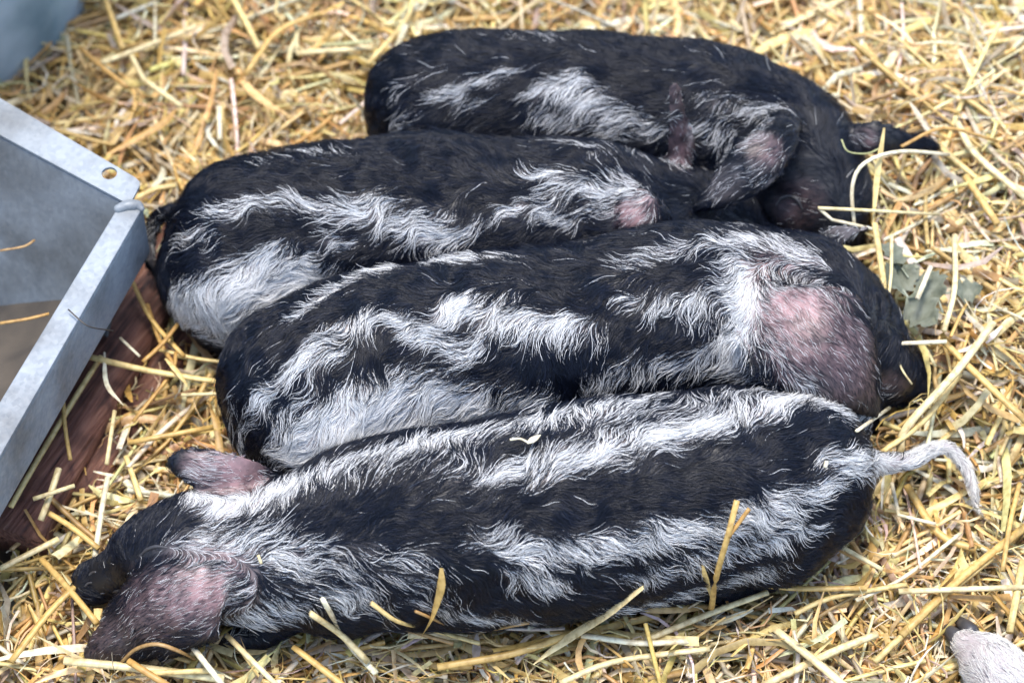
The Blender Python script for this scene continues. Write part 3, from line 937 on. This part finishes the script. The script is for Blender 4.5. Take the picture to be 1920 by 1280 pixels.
# ------------------------------------------------------------------ boards and block
def board(name, corners, z, thick, label, seed):
    P = [np.array(px(u, v, z)) for u, v in corners]
    nu, nv = 18, 5
    V, F = [], []
    for j in range(nv):
        for i in range(nu):
            s_, t_ = i / (nu - 1), j / (nv - 1)
            p = (P[0] * (1 - s_) + P[1] * s_) * (1 - t_) + (P[3] * (1 - s_) + P[2] * s_) * t_
            p = p + np.array([.004 * float(vnoise(p[None], .012, seed)[0]) * (i in (0, nu - 1)), .006 * float(vnoise(p[None], .008, seed + 1)[0]) * (i in (0, nu - 1)),
                              .0025 * float(vnoise(p[None], .03, seed + 2)[0]) - (.003 if j in (0, nv - 1) else 0)])
            V.append(p)
    n = len(V)
    V += [p - np.array([0, 0, thick]) for p in V]
    for j in range(nv - 1):
        for i in range(nu - 1):
            a = j * nu + i
            F.append((a, a + 1, a + nu + 1, a + nu)); F.append((a + n, a + n + nu, a + n + nu + 1, a + n + 1))
    rim = [i for i in range(nu)] + [j * nu + nu - 1 for j in range(1, nv)] + [(nv - 1) * nu + i for i in range(nu - 2, -1, -1)] + [j * nu for j in range(nv - 2, 0, -1)]
    for a, b in zip(rim, rim[1:] + rim[:1]):
        F.append((a, a + n, b + n, b))
    me = mesh_from(name, V, F)
    bm = bmesh.new(); bm.from_mesh(me); bmesh.ops.recalc_face_normals(bm, faces=bm.faces); bm.to_mesh(me); bm.free()
    return tag(link(name, me, None, M_WOOD), label, 'board')
board('wooden_board', [(345, 360), (-70, 985), (75, 1002), (375, 470)], .022, .03, 'worn red-brown wooden board with a ragged end, running under the trough lip', 41)
board('wooden_board', [(385, 500), (122, 905), (180, 925), (415, 560)], .008, .025, 'dark red-brown board half buried in straw near the white-haired rump', 51)

bb = [np.array(px(u, v, -.02)) for u, v in ((0, 195), (112, 112))]
bd = np.array([.12, .3, 0])
blk = slab([bb[0] + (bb[0] - bb[1]) * 2, bb[1], bb[1] + bd, bb[0] + (bb[0] - bb[1]) * 2 + bd], (0, 0, .42), 'b')
tag(bevelled('painted_block', *blk, None, M_BLUE, .004, 2), 'out of focus blue-grey block standing behind the trough', 'block')

# ------------------------------------------------------------------ straw bedding
def bed_height(X, Y):
    Q = np.stack([X, Y, np.zeros_like(X)], 1)
    h = .010 * vnoise(Q, .11, 61) + .006 * vnoise(Q, .045, 62)
    ru = np.clip((X - .17) / .12, 0, 1) * np.clip((Y + .10) / .10, 0, 1)
    h = h + .046 * ru * np.clip(1 - (Y - .20) / .2, .35, 1)
    d = np.full(len(X), 9.0)
    for k in range(len(BANK) - 1):
        a, b = BANK[k], BANK[k + 1]
        e = b - a
        t = np.clip(((X - a[0]) * e[0] + (Y - a[1]) * e[1]) / (e @ e), 0, 1)
        d = np.minimum(d, np.hypot(X - a[0] - t * e[0], Y - a[1] - t * e[1]))
    h = h + .011 * np.exp(-(d / .028) ** 2)
    return h

BANK = [np.array(px(u, v, .01)[:2]) for u, v in ((120, 1265), (420, 1250), (700, 1220), (960, 1205), (1240, 1165), (1440, 1110), (1600, 1030))]
PAL = np.array([[.66, .46, .17], [.76, .61, .29], [.82, .76, .60], [.42, .27, .12], [.46, .38, .27], [.54, .33, .11], [.80, .69, .42]])
trough_poly = [tuple(p[:2]) for p in (P_(-420, -62), P_(270, 335), P_(228, 400), P_(-330, 1340), P_(-700, 1300))]
def in_poly(X, Y, poly):
    ins = np.zeros(len(X), bool)
    n = len(poly)
    for i in range(n):
        x0, y0 = poly[i]; x1, y1 = poly[(i + 1) % n]
        c = ((y0 > Y) != (y1 > Y)) & (X < (x1 - x0) * (Y - y0) / (y1 - y0 + 1e-12) + x0)
        ins ^= c
    return ins

def solid_clash(P, margin=.001):
    """True for points inside an animal"""
    out = np.zeros(len(P), bool)
    for b, lo, hi in BOXES:
        m = np.where(((P > lo - .005) & (P < hi + .005)).all(1) & ~out)[0]
        for i in m:
            h = b.find_nearest(P[i], .09)
            if h[0] is None:
                continue
            d = Vector(P[i]) - h[0]
            if d.dot(h[1]) < margin:
                out[i] = True
    return out

BOXES = []
for o in [o for o in bpy.data.objects if o.name.startswith('piglet')]:
    if o.type == 'MESH':
        V = verts(o.data)
        BOXES.append((None, V.min(0), V.max(0)))
BOXES = [(b, lo, hi) for b, (_, lo, hi) in zip(SOLIDS, BOXES)]

def straw_paths(n, xr, yr, lmin, lmax, zlo, zhi, tilt, seed, curl=.25):
    r = np.random.default_rng(seed)
    X, Y = r.uniform(*xr, n), r.uniform(*yr, n)
    Q = np.stack([X, Y, np.zeros(n)], 1)
    az = 2.2 * vnoise(Q, .16, seed + 3) + r.normal(0, .8, n) + (r.random(n) < .45) * r.uniform(0, 3.14, n)
    L = lmin + (lmax - lmin) * r.random(n) ** 1.8
    el = r.normal(0, tilt, n)
    K = 6
    S = np.linspace(-.5, .5, K)
    bend = r.normal(0, curl, n); kink = (r.random(n) < .22) * r.normal(0, .7, n); kpos = r.uniform(-.25, .25, n)
    A = az[:, None] + bend[:, None] * S[None] * 2 + kink[:, None] * (S[None] > kpos[:, None])
    E = el[:, None] + r.normal(0, curl * .5, n)[:, None] * S[None] * 2
    ds = (L / (K - 1))[:, None]
    D = np.stack([np.cos(A) * np.cos(E), np.sin(A) * np.cos(E), np.sin(E)], 2) * ds[:, :, None]
    Pp = np.cumsum(D, 1); Pp -= Pp.mean(1, keepdims=True)
    z = bed_height(X, Y) + zlo + (zhi - zlo) * r.random(n)
    Pp += np.stack([X, Y, z], 1)[:, None, :]
    Pp[:, :, 2] = np.maximum(Pp[:, :, 2], -.026)
    return Pp, r

def keep_clear(Pp, boards=True):
    n, K, _ = Pp.shape
    bad = np.zeros(n, bool)
    for k in range(K):
        bad |= in_poly(Pp[:, k, 0], Pp[:, k, 1], trough_poly)
    idx = np.where(~bad)[0]
    F = Pp[idx].reshape(-1, 3)
    c = solid_clash(F).reshape(-1, K).any(1)
    bad[idx] |= c
    return ~bad

def sweep(Pp, W, flat, sides, taper=None, twist=None, closed=True):
    """one strand per path: (n, K, 3) paths, W half widths, flat = thickness ratio"""
    n, K, _ = Pp.shape
    T = np.gradient(Pp, axis=1); T /= np.linalg.norm(T, axis=2, keepdims=True) + 1e-9
    up = np.zeros_like(T); up[:, :, 2] = 1
    S = np.cross(T, up); S /= np.linalg.norm(S, axis=2, keepdims=True) + 1e-9
    U = np.cross(S, T)
    if twist is not None:
        tw = twist[:, :, None]
        S, U = S * np.cos(tw) + U * np.sin(tw), U * np.cos(tw) - S * np.sin(tw)
    w = W[:, None] * (np.ones(K)[None] if taper is None else taper)
    V = np.empty((n, K, sides, 3))
    for j in range(sides):
        if closed:
            a = 2 * math.pi * j / sides
            cx, cy = math.cos(a), math.sin(a)
            V[:, :, j] = Pp + S * (w * cx)[:, :, None] + U * (w * flat[:, None] * cy)[:, :, None]
        else:
            x = 2 * j / (sides - 1) - 1
            V[:, :, j] = Pp + S * (w * x)[:, :, None] + U * (w * flat[:, None] * (1 - abs(x)))[:, :, None]
    base = np.arange(n)[:, None, None] * (K * sides)
    i = np.arange(K - 1)[None, :, None] * sides
    m = sides if closed else sides - 1
    j = np.arange(m)[None, None, :]; j2 = (j + 1) % sides
    F = np.stack([base + i + j, base + i + j2, base + i + sides + j2, base + i + sides + j], 3).reshape(-1, 4)
    return V.reshape(-1, 3), F, K * sides

def np_mesh(name, V, F, col=None, smooth=True):
    me = bpy.data.meshes.new(name)
    me.vertices.add(len(V)); me.vertices.foreach_set('co', V.astype(np.float32).ravel())
    me.loops.add(F.size); me.loops.foreach_set('vertex_index', F.astype(np.int32).ravel())
    me.polygons.add(len(F)); me.polygons.foreach_set('loop_start', np.arange(0, F.size, 4, dtype=np.int32))
    me.polygons.foreach_set('loop_total', np.full(len(F), 4, np.int32))
    me.polygons.foreach_set('use_smooth', np.full(len(F), smooth))
    me.update(calc_edges=True)
    if col is not None:
        a = me.attributes.new('tint', 'FLOAT_COLOR', 'POINT')
        a.data.foreach_set('color', np.concatenate([col, np.ones((len(V), 1))], 1).astype(np.float32).ravel())
    return me

def straw_colour(r, n, warm):
    """warm 0..1: share of brown and orange stalks"""
    p = np.stack([.26 + .04 * warm, .24 - .06 * warm, .17 - .08 * warm, .08 + .06 * warm, .08 + 0 * warm, .05 + .09 * warm, .12 - .05 * warm], 1)
    cp = np.cumsum(p / p.sum(1, keepdims=True), 1)
    k = (r.random(n)[:, None] > cp).sum(1).clip(0, 6)
    return PAL[k] * (0.75 + .4 * r.random(n))[:, None] * np.array([1, .98, .91]) * (1 + .06 * r.standard_normal((n, 3)))

VV, FF, CC = [], [], []
off = 0
XR, YR = (-.62, .62), (-.52, .72)
for (n, lmin, lmax, zlo, zhi, tilt, wlo, whi, flat, closed, seed, curl) in (
        (18000, .05, .16, -.028, .003, .10, .0012, .0025, .65, True, 201, .12),     # stalks
        (16000, .03, .12, -.024, .006, .16, .0012, .0032, .30, False, 202, .45),    # split stalks and leaf sheaths
        (4200, .03, .15, -.002, .010, .18, .0011, .0026, .60, True, 203, .18),     # loose top layer
        (8000, .02, .11, -.004, .013, .28, .0009, .0034, .28, False, 204, .6),
        (34000, .010, .07, -.018, .014, .35, .0003, .0009, .6, False, 205, .9)):   # chaff and fine blades
    Pp, r = straw_paths(n, XR, YR, lmin, lmax, zlo, zhi, tilt, seed, curl)
    k = keep_clear(Pp)
    # fewer on the boards beside the trough
    bx, by = Pp[:, 2, 0], Pp[:, 2, 1]
    onb = in_poly(bx, by, [tuple(px(u, v, .02)[:2]) for u, v in ((250, 480), (280, 560), (205, 720), (100, 960), (0, 1000), (-60, 1000), (-60, 850), (120, 620))])
    k &= ~(onb & (r.random(n) < .62))
    k &= ~(onb & (Pp[:, :, 2].min(1) < .02))
    Pp = Pp[k]; n = len(Pp)
    W = r.uniform(wlo, whi, n) * .9
    tw = r.uniform(-.9, .9, n)[:, None] + r.normal(0, .35 if closed else .9, n)[:, None] * np.linspace(-1, 1, 6)[None]
    taper = np.ones((n, 6)) * (1 + .06 * r.standard_normal((n, 6)))
    if closed:
        nd = r.random(n) < .45
        taper[nd, r.integers(1, 5, n)[nd]] *= 1.3
    if not closed:
        pt = r.random(n) < .5
        taper[pt, 0] = .25; taper[pt, 1] = .8; taper[pt, 5] = .12; taper[pt, 4] = .6
    V, F, per = sweep(Pp, W, np.full(n, flat), 5 if closed else 3, taper, tw, closed)
    warm = np.clip(.22 - 1.1 * Pp[:, 0, 0] + 1.0 * Pp[:, 0, 1], 0, 1)
    c = np.repeat(straw_colour(r, n, warm), per, 0)
    VV.append(V); FF.append(F + off); CC.append(c); off += len(V)
bed = link('straw_bedding', np_mesh('straw_bedding', np.vstack(VV), np.vstack(FF), np.vstack(CC)), None, M_STRAW)
tag(bed, 'loose golden straw bedding covering the whole floor', 'straw', kind='stuff')
# ------------------------------------------------------------------ single straws one can pick out
def surface_point(u, v, lift):
    best = None
    d = ray(u, v)
    for b, lo, hi in BOXES:
        h = b.ray_cast(CAM, d)
        if h[0] is not None and (best is None or h[3] < best[1]):
            best = (h[0], h[3])
    p = px(u, v, .01)
    for _ in range(3):
        p = px(u, v, float(bed_height(np.array([p.x]), np.array([p.y]))[0]) + .012 + lift)
    if best is not None and best[0].z > p.z - .004:
        return np.array(CAM + d * (best[1] - .004 - lift))
    return np.array(p)

GOLD, YEL, WHT, BRN, GRY, ORG, PAL_ = [PAL[i] for i in range(7)]
def stalk(pts, w, colour, label, z=None, blade=False, lift=.004, smooth=True, name='straw_stalk'):
    Q = []
    for i, (u, v) in enumerate(pts):
        if z is None:
            Q.append(surface_point(u, v, lift))
        else:
            Q.append(np.array(px(u, v, z[i] if isinstance(z, (list, tuple)) else z)))
    Q = np.array(Q)
    if len(Q) > 2 and smooth:
        Q = catmull(Q, 4)
    else:
        t = np.linspace(0, len(Q) - 1, 3 * (len(Q) - 1) + 1)
        Q = np.array([Q[int(min(a, len(Q) - 2))] * (1 - (a - int(min(a, len(Q) - 2)))) + Q[int(min(a, len(Q) - 2)) + 1] * (a - int(min(a, len(Q) - 2))) for a in t])
    K = len(Q)
    r = np.random.default_rng(int(pts[0][0] * 7 + pts[0][1]))
    W = np.array([w * .43 * .000357])
    tp = np.ones((1, K))
    if blade:
        s_ = np.linspace(0, 1, K)
        tp = (np.minimum(1, .35 + 2.2 * s_) * np.minimum(1, .10 + 2.4 * (1 - s_)))[None]
    tw = (r.uniform(-.4, .4) + np.linspace(-.3, .3, K) * r.normal(0, 1.0 if blade else .4))[None]
    V, F, per = sweep(Q[None], W, np.array([.25 if blade else .72]), 5 if blade else 7, tp, tw, not blade)
    base = V.mean(0)
    along = np.repeat(np.linspace(-1, 1, K), per // K)
    col = np.clip(np.array(colour)[None] * np.array([.97, .93, .82]) * (1.04 + .10 * np.sin(along * 3 + r.uniform(0, 6)))[:, None], 0, .85)
    if not blade:          # open straw ends get a cap
        sd_ = 7
        F2 = [tuple(q) for q in F] + [tuple(range(sd_))[::-1], tuple(range((K - 1) * sd_, K * sd_))]
        me = mesh_from(name, V - base, F2)
        a = me.attributes.new('tint', 'FLOAT_COLOR', 'POINT')
        a.data.foreach_set('color', np.concatenate([col, np.ones((len(V), 1))], 1).astype(np.float32).ravel())
    else:
        me = np_mesh(name, V - base, F, col)
    o = link(name, me, None, M_STRAW)
    o.location = base
    tag(o, label, 'straw', 'single straws lying on the bedding and the piglets')
    return o

# in front of the nearest piglet
stalk([(828, 1064), (826, 1105), (806, 1165), (783, 1205)], 19, GOLD, 'upright split straw standing against the belly of the pale-tailed piglet', None, True, .007)
stalk([(696, 1130), (745, 1164), (810, 1180), (900, 1206)], 11, YEL, 'curved yellow straw crossing behind the upright split straw', None, lift=.010)
stalk([(1207, 1100), (1135, 1152), (1060, 1200), (1000, 1245)], 26, PAL_, 'broad pointed pale straw blade reaching up over the belly edge', None, True, .006)
stalk([(780, 1146), (880, 1182), (992, 1166)], 9, BRN, 'tan straw bent like a shallow bow beside the broad pointed blade', None, lift=.010)
stalk([(678, 1155), (850, 1206)], 9, BRN, 'thin brown straw slanting below the curved yellow one', .036)
stalk([(1382, 938), (1366, 1000), (1342, 1085), (1334, 1140)], 13, GOLD, 'long stem of the forked straw standing before the black flank', None, lift=.009)
stalk([(1405, 953), (1385, 980), (1366, 1006)], 10, ORG, 'short orange side branch of the forked straw', None, lift=.009)
stalk([(1318, 1060), (1328, 1105), (1336, 1145)], 17, YEL, 'short yellow sheath at the foot of the forked straw', None, True, .008)
stalk([(1422, 1096), (1500, 1103), (1625, 1102)], 13, GOLD, 'level golden straw just past the forked straw', .028)
stalk([(1560, 1014), (1655, 1068)], 11, PAL_, 'pale straw slanting away from the black rump', .026)
stalk([(1685, 1108), (1925, 1100)], 15, PAL_, 'long level pale straw above the white leg', .026)
stalk([(1925, 985), (1800, 1085), (1690, 1190)], 20, GOLD, 'thick golden straw running diagonally under the level pale one', .020)
stalk([(1640, 1240), (1770, 1118), (1860, 1045)], 14, YEL, 'yellow straw parallel to the thick golden one', .018)
stalk([(1455, 1180), (1530, 1240), (1600, 1300)], 20, PAL_, 'thick pale straw slanting out of the bottom edge', .026)
stalk([(1430, 1285), (1560, 1222), (1645, 1188)], 17, PAL_, 'pale straw crossing the thick slanting one near the bottom edge', .020)
stalk([(1912, 905), (1893, 985), (1880, 1070)], 11, GOLD, 'golden straw standing steeply below the pale tail', .028)
stalk([(1918, 1050), (1893, 1185)], 17, YEL, 'steep yellow straw just above the white leg', .024)
stalk([(1830, 915), (1925, 882)], 17, YEL, 'bright yellow straw beside the tip of the pale tail', .020)
stalk([(1672, 905), (1685, 965), (1755, 982)], 9, WHT, 'whitish straw kinked at a right angle under the tail root', .022, smooth=False)
stalk([(1700, 910), (1760, 1000), (1830, 1030)], 18, GOLD, 'golden straw passing below the curl of the tail', .016)
stalk([(1605, 1125), (1690, 1085), (1800, 1000)], 9, WHT, 'thin whitish straw on the floor below the tail', .022)
stalk([(1490, 1150), (1560, 1120), (1700, 1095)], 12, YEL, 'yellow straw under the end of the level golden one', .024)
stalk([(1210, 1200), (1330, 1150), (1440, 1110)], 14, PAL_, 'pale straw rising along the lower edge of the rump', .026)
stalk([(1090, 1190), (1200, 1205), (1300, 1200)], 15, WHT, 'whitish straw lying flat below the broad pointed blade', .028)
stalk([(820, 1250), (960, 1225), (1080, 1185)], 16, GOLD, 'golden straw below the belly, left of the whitish flat one', .026)
stalk([(1050, 1280), (1150, 1240), (1330, 1215)], 15, PAL_, 'long pale straw near the middle of the bottom edge', .026)
# round the ear and snout of the nearest piglet
stalk([(78, 1048), (130, 1105), (182, 1168)], 15, GOLD, 'golden straw pointing at the snout of the pale-tailed piglet', [.022, .026, .03])
stalk([(120, 1238), (260, 1252), (420, 1272)], 19, PAL_, 'long pale straw along the bottom edge below the dark ear', .034)
stalk([(240, 1238), (315, 1285)], 15, ORG, 'short orange straw crossing below the dark ear', .044)
stalk([(355, 1204), (418, 1285)], 13, WHT, 'white straw slanting below the pink ear base', .05)
stalk([(228, 1240), (255, 1216), (295, 1207), (340, 1222), (365, 1235)], 9, BRN, 'arched tan straw hooped over the ear tip', None, lift=.006)
stalk([(425, 1190), (525, 1290)], 12, PAL_, 'pale straw slanting behind the white one near the ear', .04)
stalk([(606, 1124), (650, 1200), (705, 1262)], 15, WHT, 'white straw leaning against the chest near the bottom edge', None, lift=.012)
stalk([(583, 1150), (640, 1190), (690, 1240)], 15, PAL_, 'pale straw beside the white one leaning on the chest', None, lift=.012)
stalk([(550, 1212), (600, 1250), (650, 1290)], 15, GOLD, 'thick straw running out of the bottom edge under the chest', .034)
stalk([(265, 1262), (400, 1256)], 12, YEL, 'short yellow straw lying level below the ear', .04)
stalk([(202, 895), (190, 960), (178, 1045)], 13, WHT, 'white straw standing between the board and the dark forehead', .03)
stalk([(110, 878), (95, 925), (76, 975)], 16, PAL_, 'pale thick straw piece lying on the board end', [.045, .042, .036])
stalk([(62, 935), (140, 910)], 10, PAL_, 'straw crossing over the thick piece on the board end', .048)
stalk([(80, 955), (130, 985), (185, 1028)], 13, GOLD, 'golden straw running from the board end towards the snout', .034)
stalk([(236, 855), (250, 895), (264, 938)], 13, YEL, 'yellow straw beside the small upper ear', .026)
stalk([(0, 1065), (60, 1035), (110, 1010)], 16, PAL_, 'pale straw bundle stem at the picture edge below the board', .026)
stalk([(20, 1240), (90, 1150), (140, 1100)], 16, GOLD, 'golden straw rising from the bottom corner by the ear', .026)
# between the trough and the rumps
stalk([(248, 528), (285, 600), (345, 668)], 11, GOLD, 'golden straw leaning on the white-haired rump by the boards', .036)
stalk([(276, 570), (300, 640), (330, 690)], 10, ORG, 'orange straw beside the golden one at the rump', .034)
stalk([(346, 590), (308, 640), (268, 678)], 11, ORG, 'orange straw crossing the boards below the rump', .044)
stalk([(298, 655), (370, 672), (455, 682)], 10, YEL, 'thin yellow straw below the white-haired rump', .034)
stalk([(165, 668), (280, 695), (412, 716)], 14, YEL, 'long yellow straw across the boards beside the trough', .042)
stalk([(310, 672), (335, 700), (352, 725)], 13, YEL, 'pale green straw crossing the long yellow one', .046, True)
stalk([(340, 740), (418, 737)], 10, PAL_, 'short pale straw pointing at the second rump', .036)
stalk([(196, 660), (200, 720), (232, 760)], 10, WHT, 'limp whitish straw fallen on the board', .042, True)
stalk([(190, 668), (135, 755), (60, 880), (20, 950)], 13, YEL, 'long straw lying along the board edge under the trough lip', .034)
stalk([(118, 740), (122, 800), (132, 862)], 9, GOLD, 'thin straw standing on the red-brown board', .036)
stalk([(225, 633), (262, 668)], 7, WHT, 'short whitish straw on the dark part of the boards', .044)
stalk([(250, 790), (320, 700), (330, 660)], 9, ORG, 'thin orange straw slanting up between boards and rump', .038)
stalk([(240, 830), (400, 800)], 12, GOLD, 'golden straw lying level in front of the third rump', .030)
stalk([(200, 870), (215, 770)], 10, PAL_, 'pale straw standing beside the half buried board', .036)
stalk([(60, 785), (78, 715)], 12, YEL, 'yellow straw stuck to the outer lip of the trough', [.095, .112], True)
stalk([(0, 470), (45, 462), (65, 450)], 6, BRN, 'brown straw stuck inside the grey trough end', .072)
stalk([(0, 606), (50, 598), (92, 588)], 8, ORG, 'orange straw lying in the trough on the feed residue', .052)
stalk([(128, 580), (150, 600), (170, 613), (212, 620)], 3.5, (.05, .04, .035), 'thin dark wavy strand hanging over the trough rim', [.124, .123, .120, .105])
# over the faces at the heads end
stalk([(1658, 240), (1645, 330), (1636, 430)], 13, YEL, 'yellow straw standing across the face of the rearmost piglet', [.125, .105, .085], True)
stalk([(1534, 390), (1640, 395), (1760, 402)], 9, PAL_, 'pale straw lying level across the black forehead', [.105, .095, .06])
stalk([(1536, 391), (1560, 412), (1650, 432)], 9, WHT, 'pale bent straw hooked on the end of the level one', [.104, .098, .085], smooth=False)
stalk([(1602, 425), (1598, 350), (1622, 305), (1690, 284), (1780, 290)], 9, WHT, 'whitish straw arched over the black forehead', [.09, .108, .118, .11, .08])
stalk([(1578, 262), (1590, 284), (1625, 288), (1650, 278)], 5, (.38, .40, .20), 'thin greenish curl of straw before the raised ear', [.122, .120, .116, .11])
stalk([(1640, 418), (1655, 520), (1662, 600), (1680, 652)], 15, YEL, 'long thick straw standing along the black head beside the leaves', [.10, .085, .07, .055])
stalk([(1672, 440), (1668, 540), (1640, 655)], 8, PAL_, 'thin straw crossing the long thick one near the leaves', [.095, .08, .07])
stalk([(1653, 645), (1775, 640)], 11, WHT, 'whitish straw lying level above the dark snout', .076)
stalk([(1680, 655), (1690, 690), (1710, 720)], 5, PAL_, 'thread of straw touching the dark snout', [.07, .068, .06])
stalk([(1862, 605), (1790, 700), (1700, 800), (1688, 850)], 19, PAL_, 'thick pale straw slanting past the dark snout', [.07, .068, .055, .045])
stalk([(1800, 700), (1730, 790), (1650, 850)], 15, YEL, 'yellow straw slanting below the thick pale one', .052)
stalk([(1606, 808), (1668, 764)], 8, WHT, 'short white straw resting on the far edge of the rump', None, lift=.006)
stalk([(1860, 745), (1760, 830), (1700, 870)], 13, YEL, 'yellow straw running down towards the pale tail', .03)
stalk([(1770, 640), (1830, 700), (1925, 790)], 18, GOLD, 'wide straw slanting down to the picture edge beyond the snout', .066)
stalk([(1790, 440), (1790, 540), (1770, 620)], 13, PAL_, 'pale bent straw upright among the dry leaves', .082)
stalk([(1745, 500), (1720, 560)], 12, WHT, 'short white straw lying on the dry leaves', .086)
stalk([(1795, 230), (1830, 290), (1925, 372)], 18, PAL_, 'thick pale straw slanting behind the raised ear', .068)
stalk([(1810, 330), (1870, 420)], 17, GOLD, 'wide golden straw below the thick pale one', .068)
stalk([(1755, 270), (1850, 350)], 15, YEL, 'yellow straw lying beside the tip of the raised ear', .062)
stalk([(1690, 275), (1770, 240), (1870, 265)], 9, ORG, 'orange straw over the tip of the raised ear', [.105, .095, .07])
# far side
stalk([(1400, 112), (1460, 76), (1560, 50), (1660, 12)], 26, YEL, 'broad yellow straw blade lying behind the black shoulder', .02, True)
stalk([(1440, 66), (1530, 20), (1600, -10)], 26, PAL_, 'broad pale blade beside the yellow one at the upper edge', .018, True)
stalk([(1612, -10), (1616, 100)], 14, WHT, 'white straw standing at the upper edge', .03)
stalk([(1655, -10), (1674, 112)], 16, GOLD, 'golden straw beside the white one at the upper edge', .028)
stalk([(1768, 96), (1872, 80)], 24, WHT, 'wide white straw lying on the bedding near the upper corner', .034, True)
stalk([(1565, 158), (1850, 168)], 9, ORG, 'long thin orange straw lying level behind the neck', .03)
stalk([(1508, 190), (1574, 178)], 13, WHT, 'white straw lying against the black neck', .05)
stalk([(1530, 150), (1660, 210), (1700, 245)], 11, ORG, 'orange straw slanting towards the raised ear', .034)
stalk([(1860, 150), (1925, 120)], 16, YEL, 'yellow straw at the picture edge near the upper corner', .03)
stalk([(432, -10), (460, 40), (486, 92)], 15, YEL, 'blurred yellow straw standing near the upper edge', .026)
stalk([(195, -10), (212, 40), (230, 92)], 14, GOLD, 'blurred straw beside the blue-grey block', .026)
stalk([(190, 118), (250, 96), (368, 50)], 15, PAL_, 'blurred pale straw lying level behind the trough', .022)
stalk([(150, 90), (190, 125), (240, 165)], 12, ORG, 'blurred orange straw between block and trough', .026)
stalk([(246, 105), (270, 150), (340, 200)], 13, PAL_, 'blurred pale straw kinked behind the trough flange', .026, smooth=False)
stalk([(460, 140), (520, 60), (600, 25)], 15, GOLD, 'blurred long straw bent behind the piglets', .024)
stalk([(555, 100), (700, 90)], 16, PAL_, 'blurred pale straw near the rearmost rump', .02)
stalk([(690, 120), (760, 40), (775, -5)], 12, YEL, 'blurred yellow straw rising behind the rearmost back', .022)
stalk([(410, 200), (412, 262)], 13, WHT, 'short whitish upright straw behind the second rump', .026)
stalk([(200, 290), (300, 235), (330, 205)], 18, ORG, 'broad orange-brown straw behind the drilled flange', .022, True)
stalk([(250, 375), (290, 355), (330, 348)], 14, YEL, 'yellow straw between trough corner and second rump', .034)
# crumbs on the coats
stalk([(956, 824), (975, 822), (990, 829)], 5, WHT, 'thin end of a broken straw crumb on the striped back', None, lift=.006)
stalk([(988, 830), (1014, 815)], 12, WHT, 'whitish straw crumb lying on the striped back', None, True, lift=.007)
stalk([(1547, 876), (1550, 864)], 9, WHT, 'tiny straw crumb on the dark rump near the tail', None, lift=.007)
stalk([(484, 1040), (490, 1056)], 6, PAL_, 'tiny straw crumb on the grey neck', None, lift=.007)

# ------------------------------------------------------------------ dry leaves
def leaf(u, v, z, size, az, tilt, label, seed):
    r = np.random.default_rng(seed)
    n, m = 14, 5
    V, F = [], []
    Rm = Matrix.Rotation(az, 3, 'Z') @ Matrix.Rotation(tilt, 3, 'X')
    c = np.array(px(u, v, z))
    for i in range(n):
        t = i / (n - 1)
        w = (math.sin(math.pi * t ** .75) ** .8) * .42 * (1 + .22 * math.sin(t * 21 + seed)) + .01
        for j in range(m):
            x = 2 * j / (m - 1) - 1
            p = Vector(((t - .5), w * x, .10 * abs(x) ** 1.5 + .12 * math.sin(t * 5 + seed) + .04 * r.standard_normal()))
            V.append(c + np.array(Rm @ (p * size)))
    for i in range(n - 1):
        for j in range(m - 1):
            a = i * m + j
            F.append((a, a + 1, a + m + 1, a + m))
    bm = bmesh.new()
    vs_ = [bm.verts.new(p) for p in V]
    for f in F: bm.faces.new([vs_[k] for k in f])
    r_ = bmesh.ops.solidify(bm, geom=list(bm.faces), thickness=.0005)
    me = bpy.data.meshes.new('dry_leaf'); bm.to_mesh(me); bm.free()
    me.polygons.foreach_set('use_smooth', [True] * len(me.polygons))
    o = link('dry_leaf', me, None, M_LEAF)
    tag(o, label, 'leaf', 'dry leaves in the straw')
    st = tube_mesh(np.array([[*(V[2]), .0007], [*(np.array(V[2]) + np.array(Rm @ Vector((-.3, .05, -.1))) * size), .0005]]), 4, 6)
    link('leaf_stalk', mesh_from('leaf_stalk', *st), o, M_LEAF)
leaf(1732, 585, .072, 0.029, -.9, .5, 'largest crumpled grey-green leaf, lying in the straw above the dark snout', 3)
leaf(1690, 520, .074, 0.027, .5, .3, 'dull green leaf half under the long thick straw', 8)
leaf(1668, 478, .076, 0.024, 2.4, .5, 'dark green leaf scrap against the black head', 5)
leaf(1745, 535, .071, 0.026, 1.9, -.4, 'grey-green leaf scrap under the short white straw', 12)
leaf(1815, 545, .068, 0.019, .2, .3, 'small olive leaf scrap out beyond the other leaves', 15)
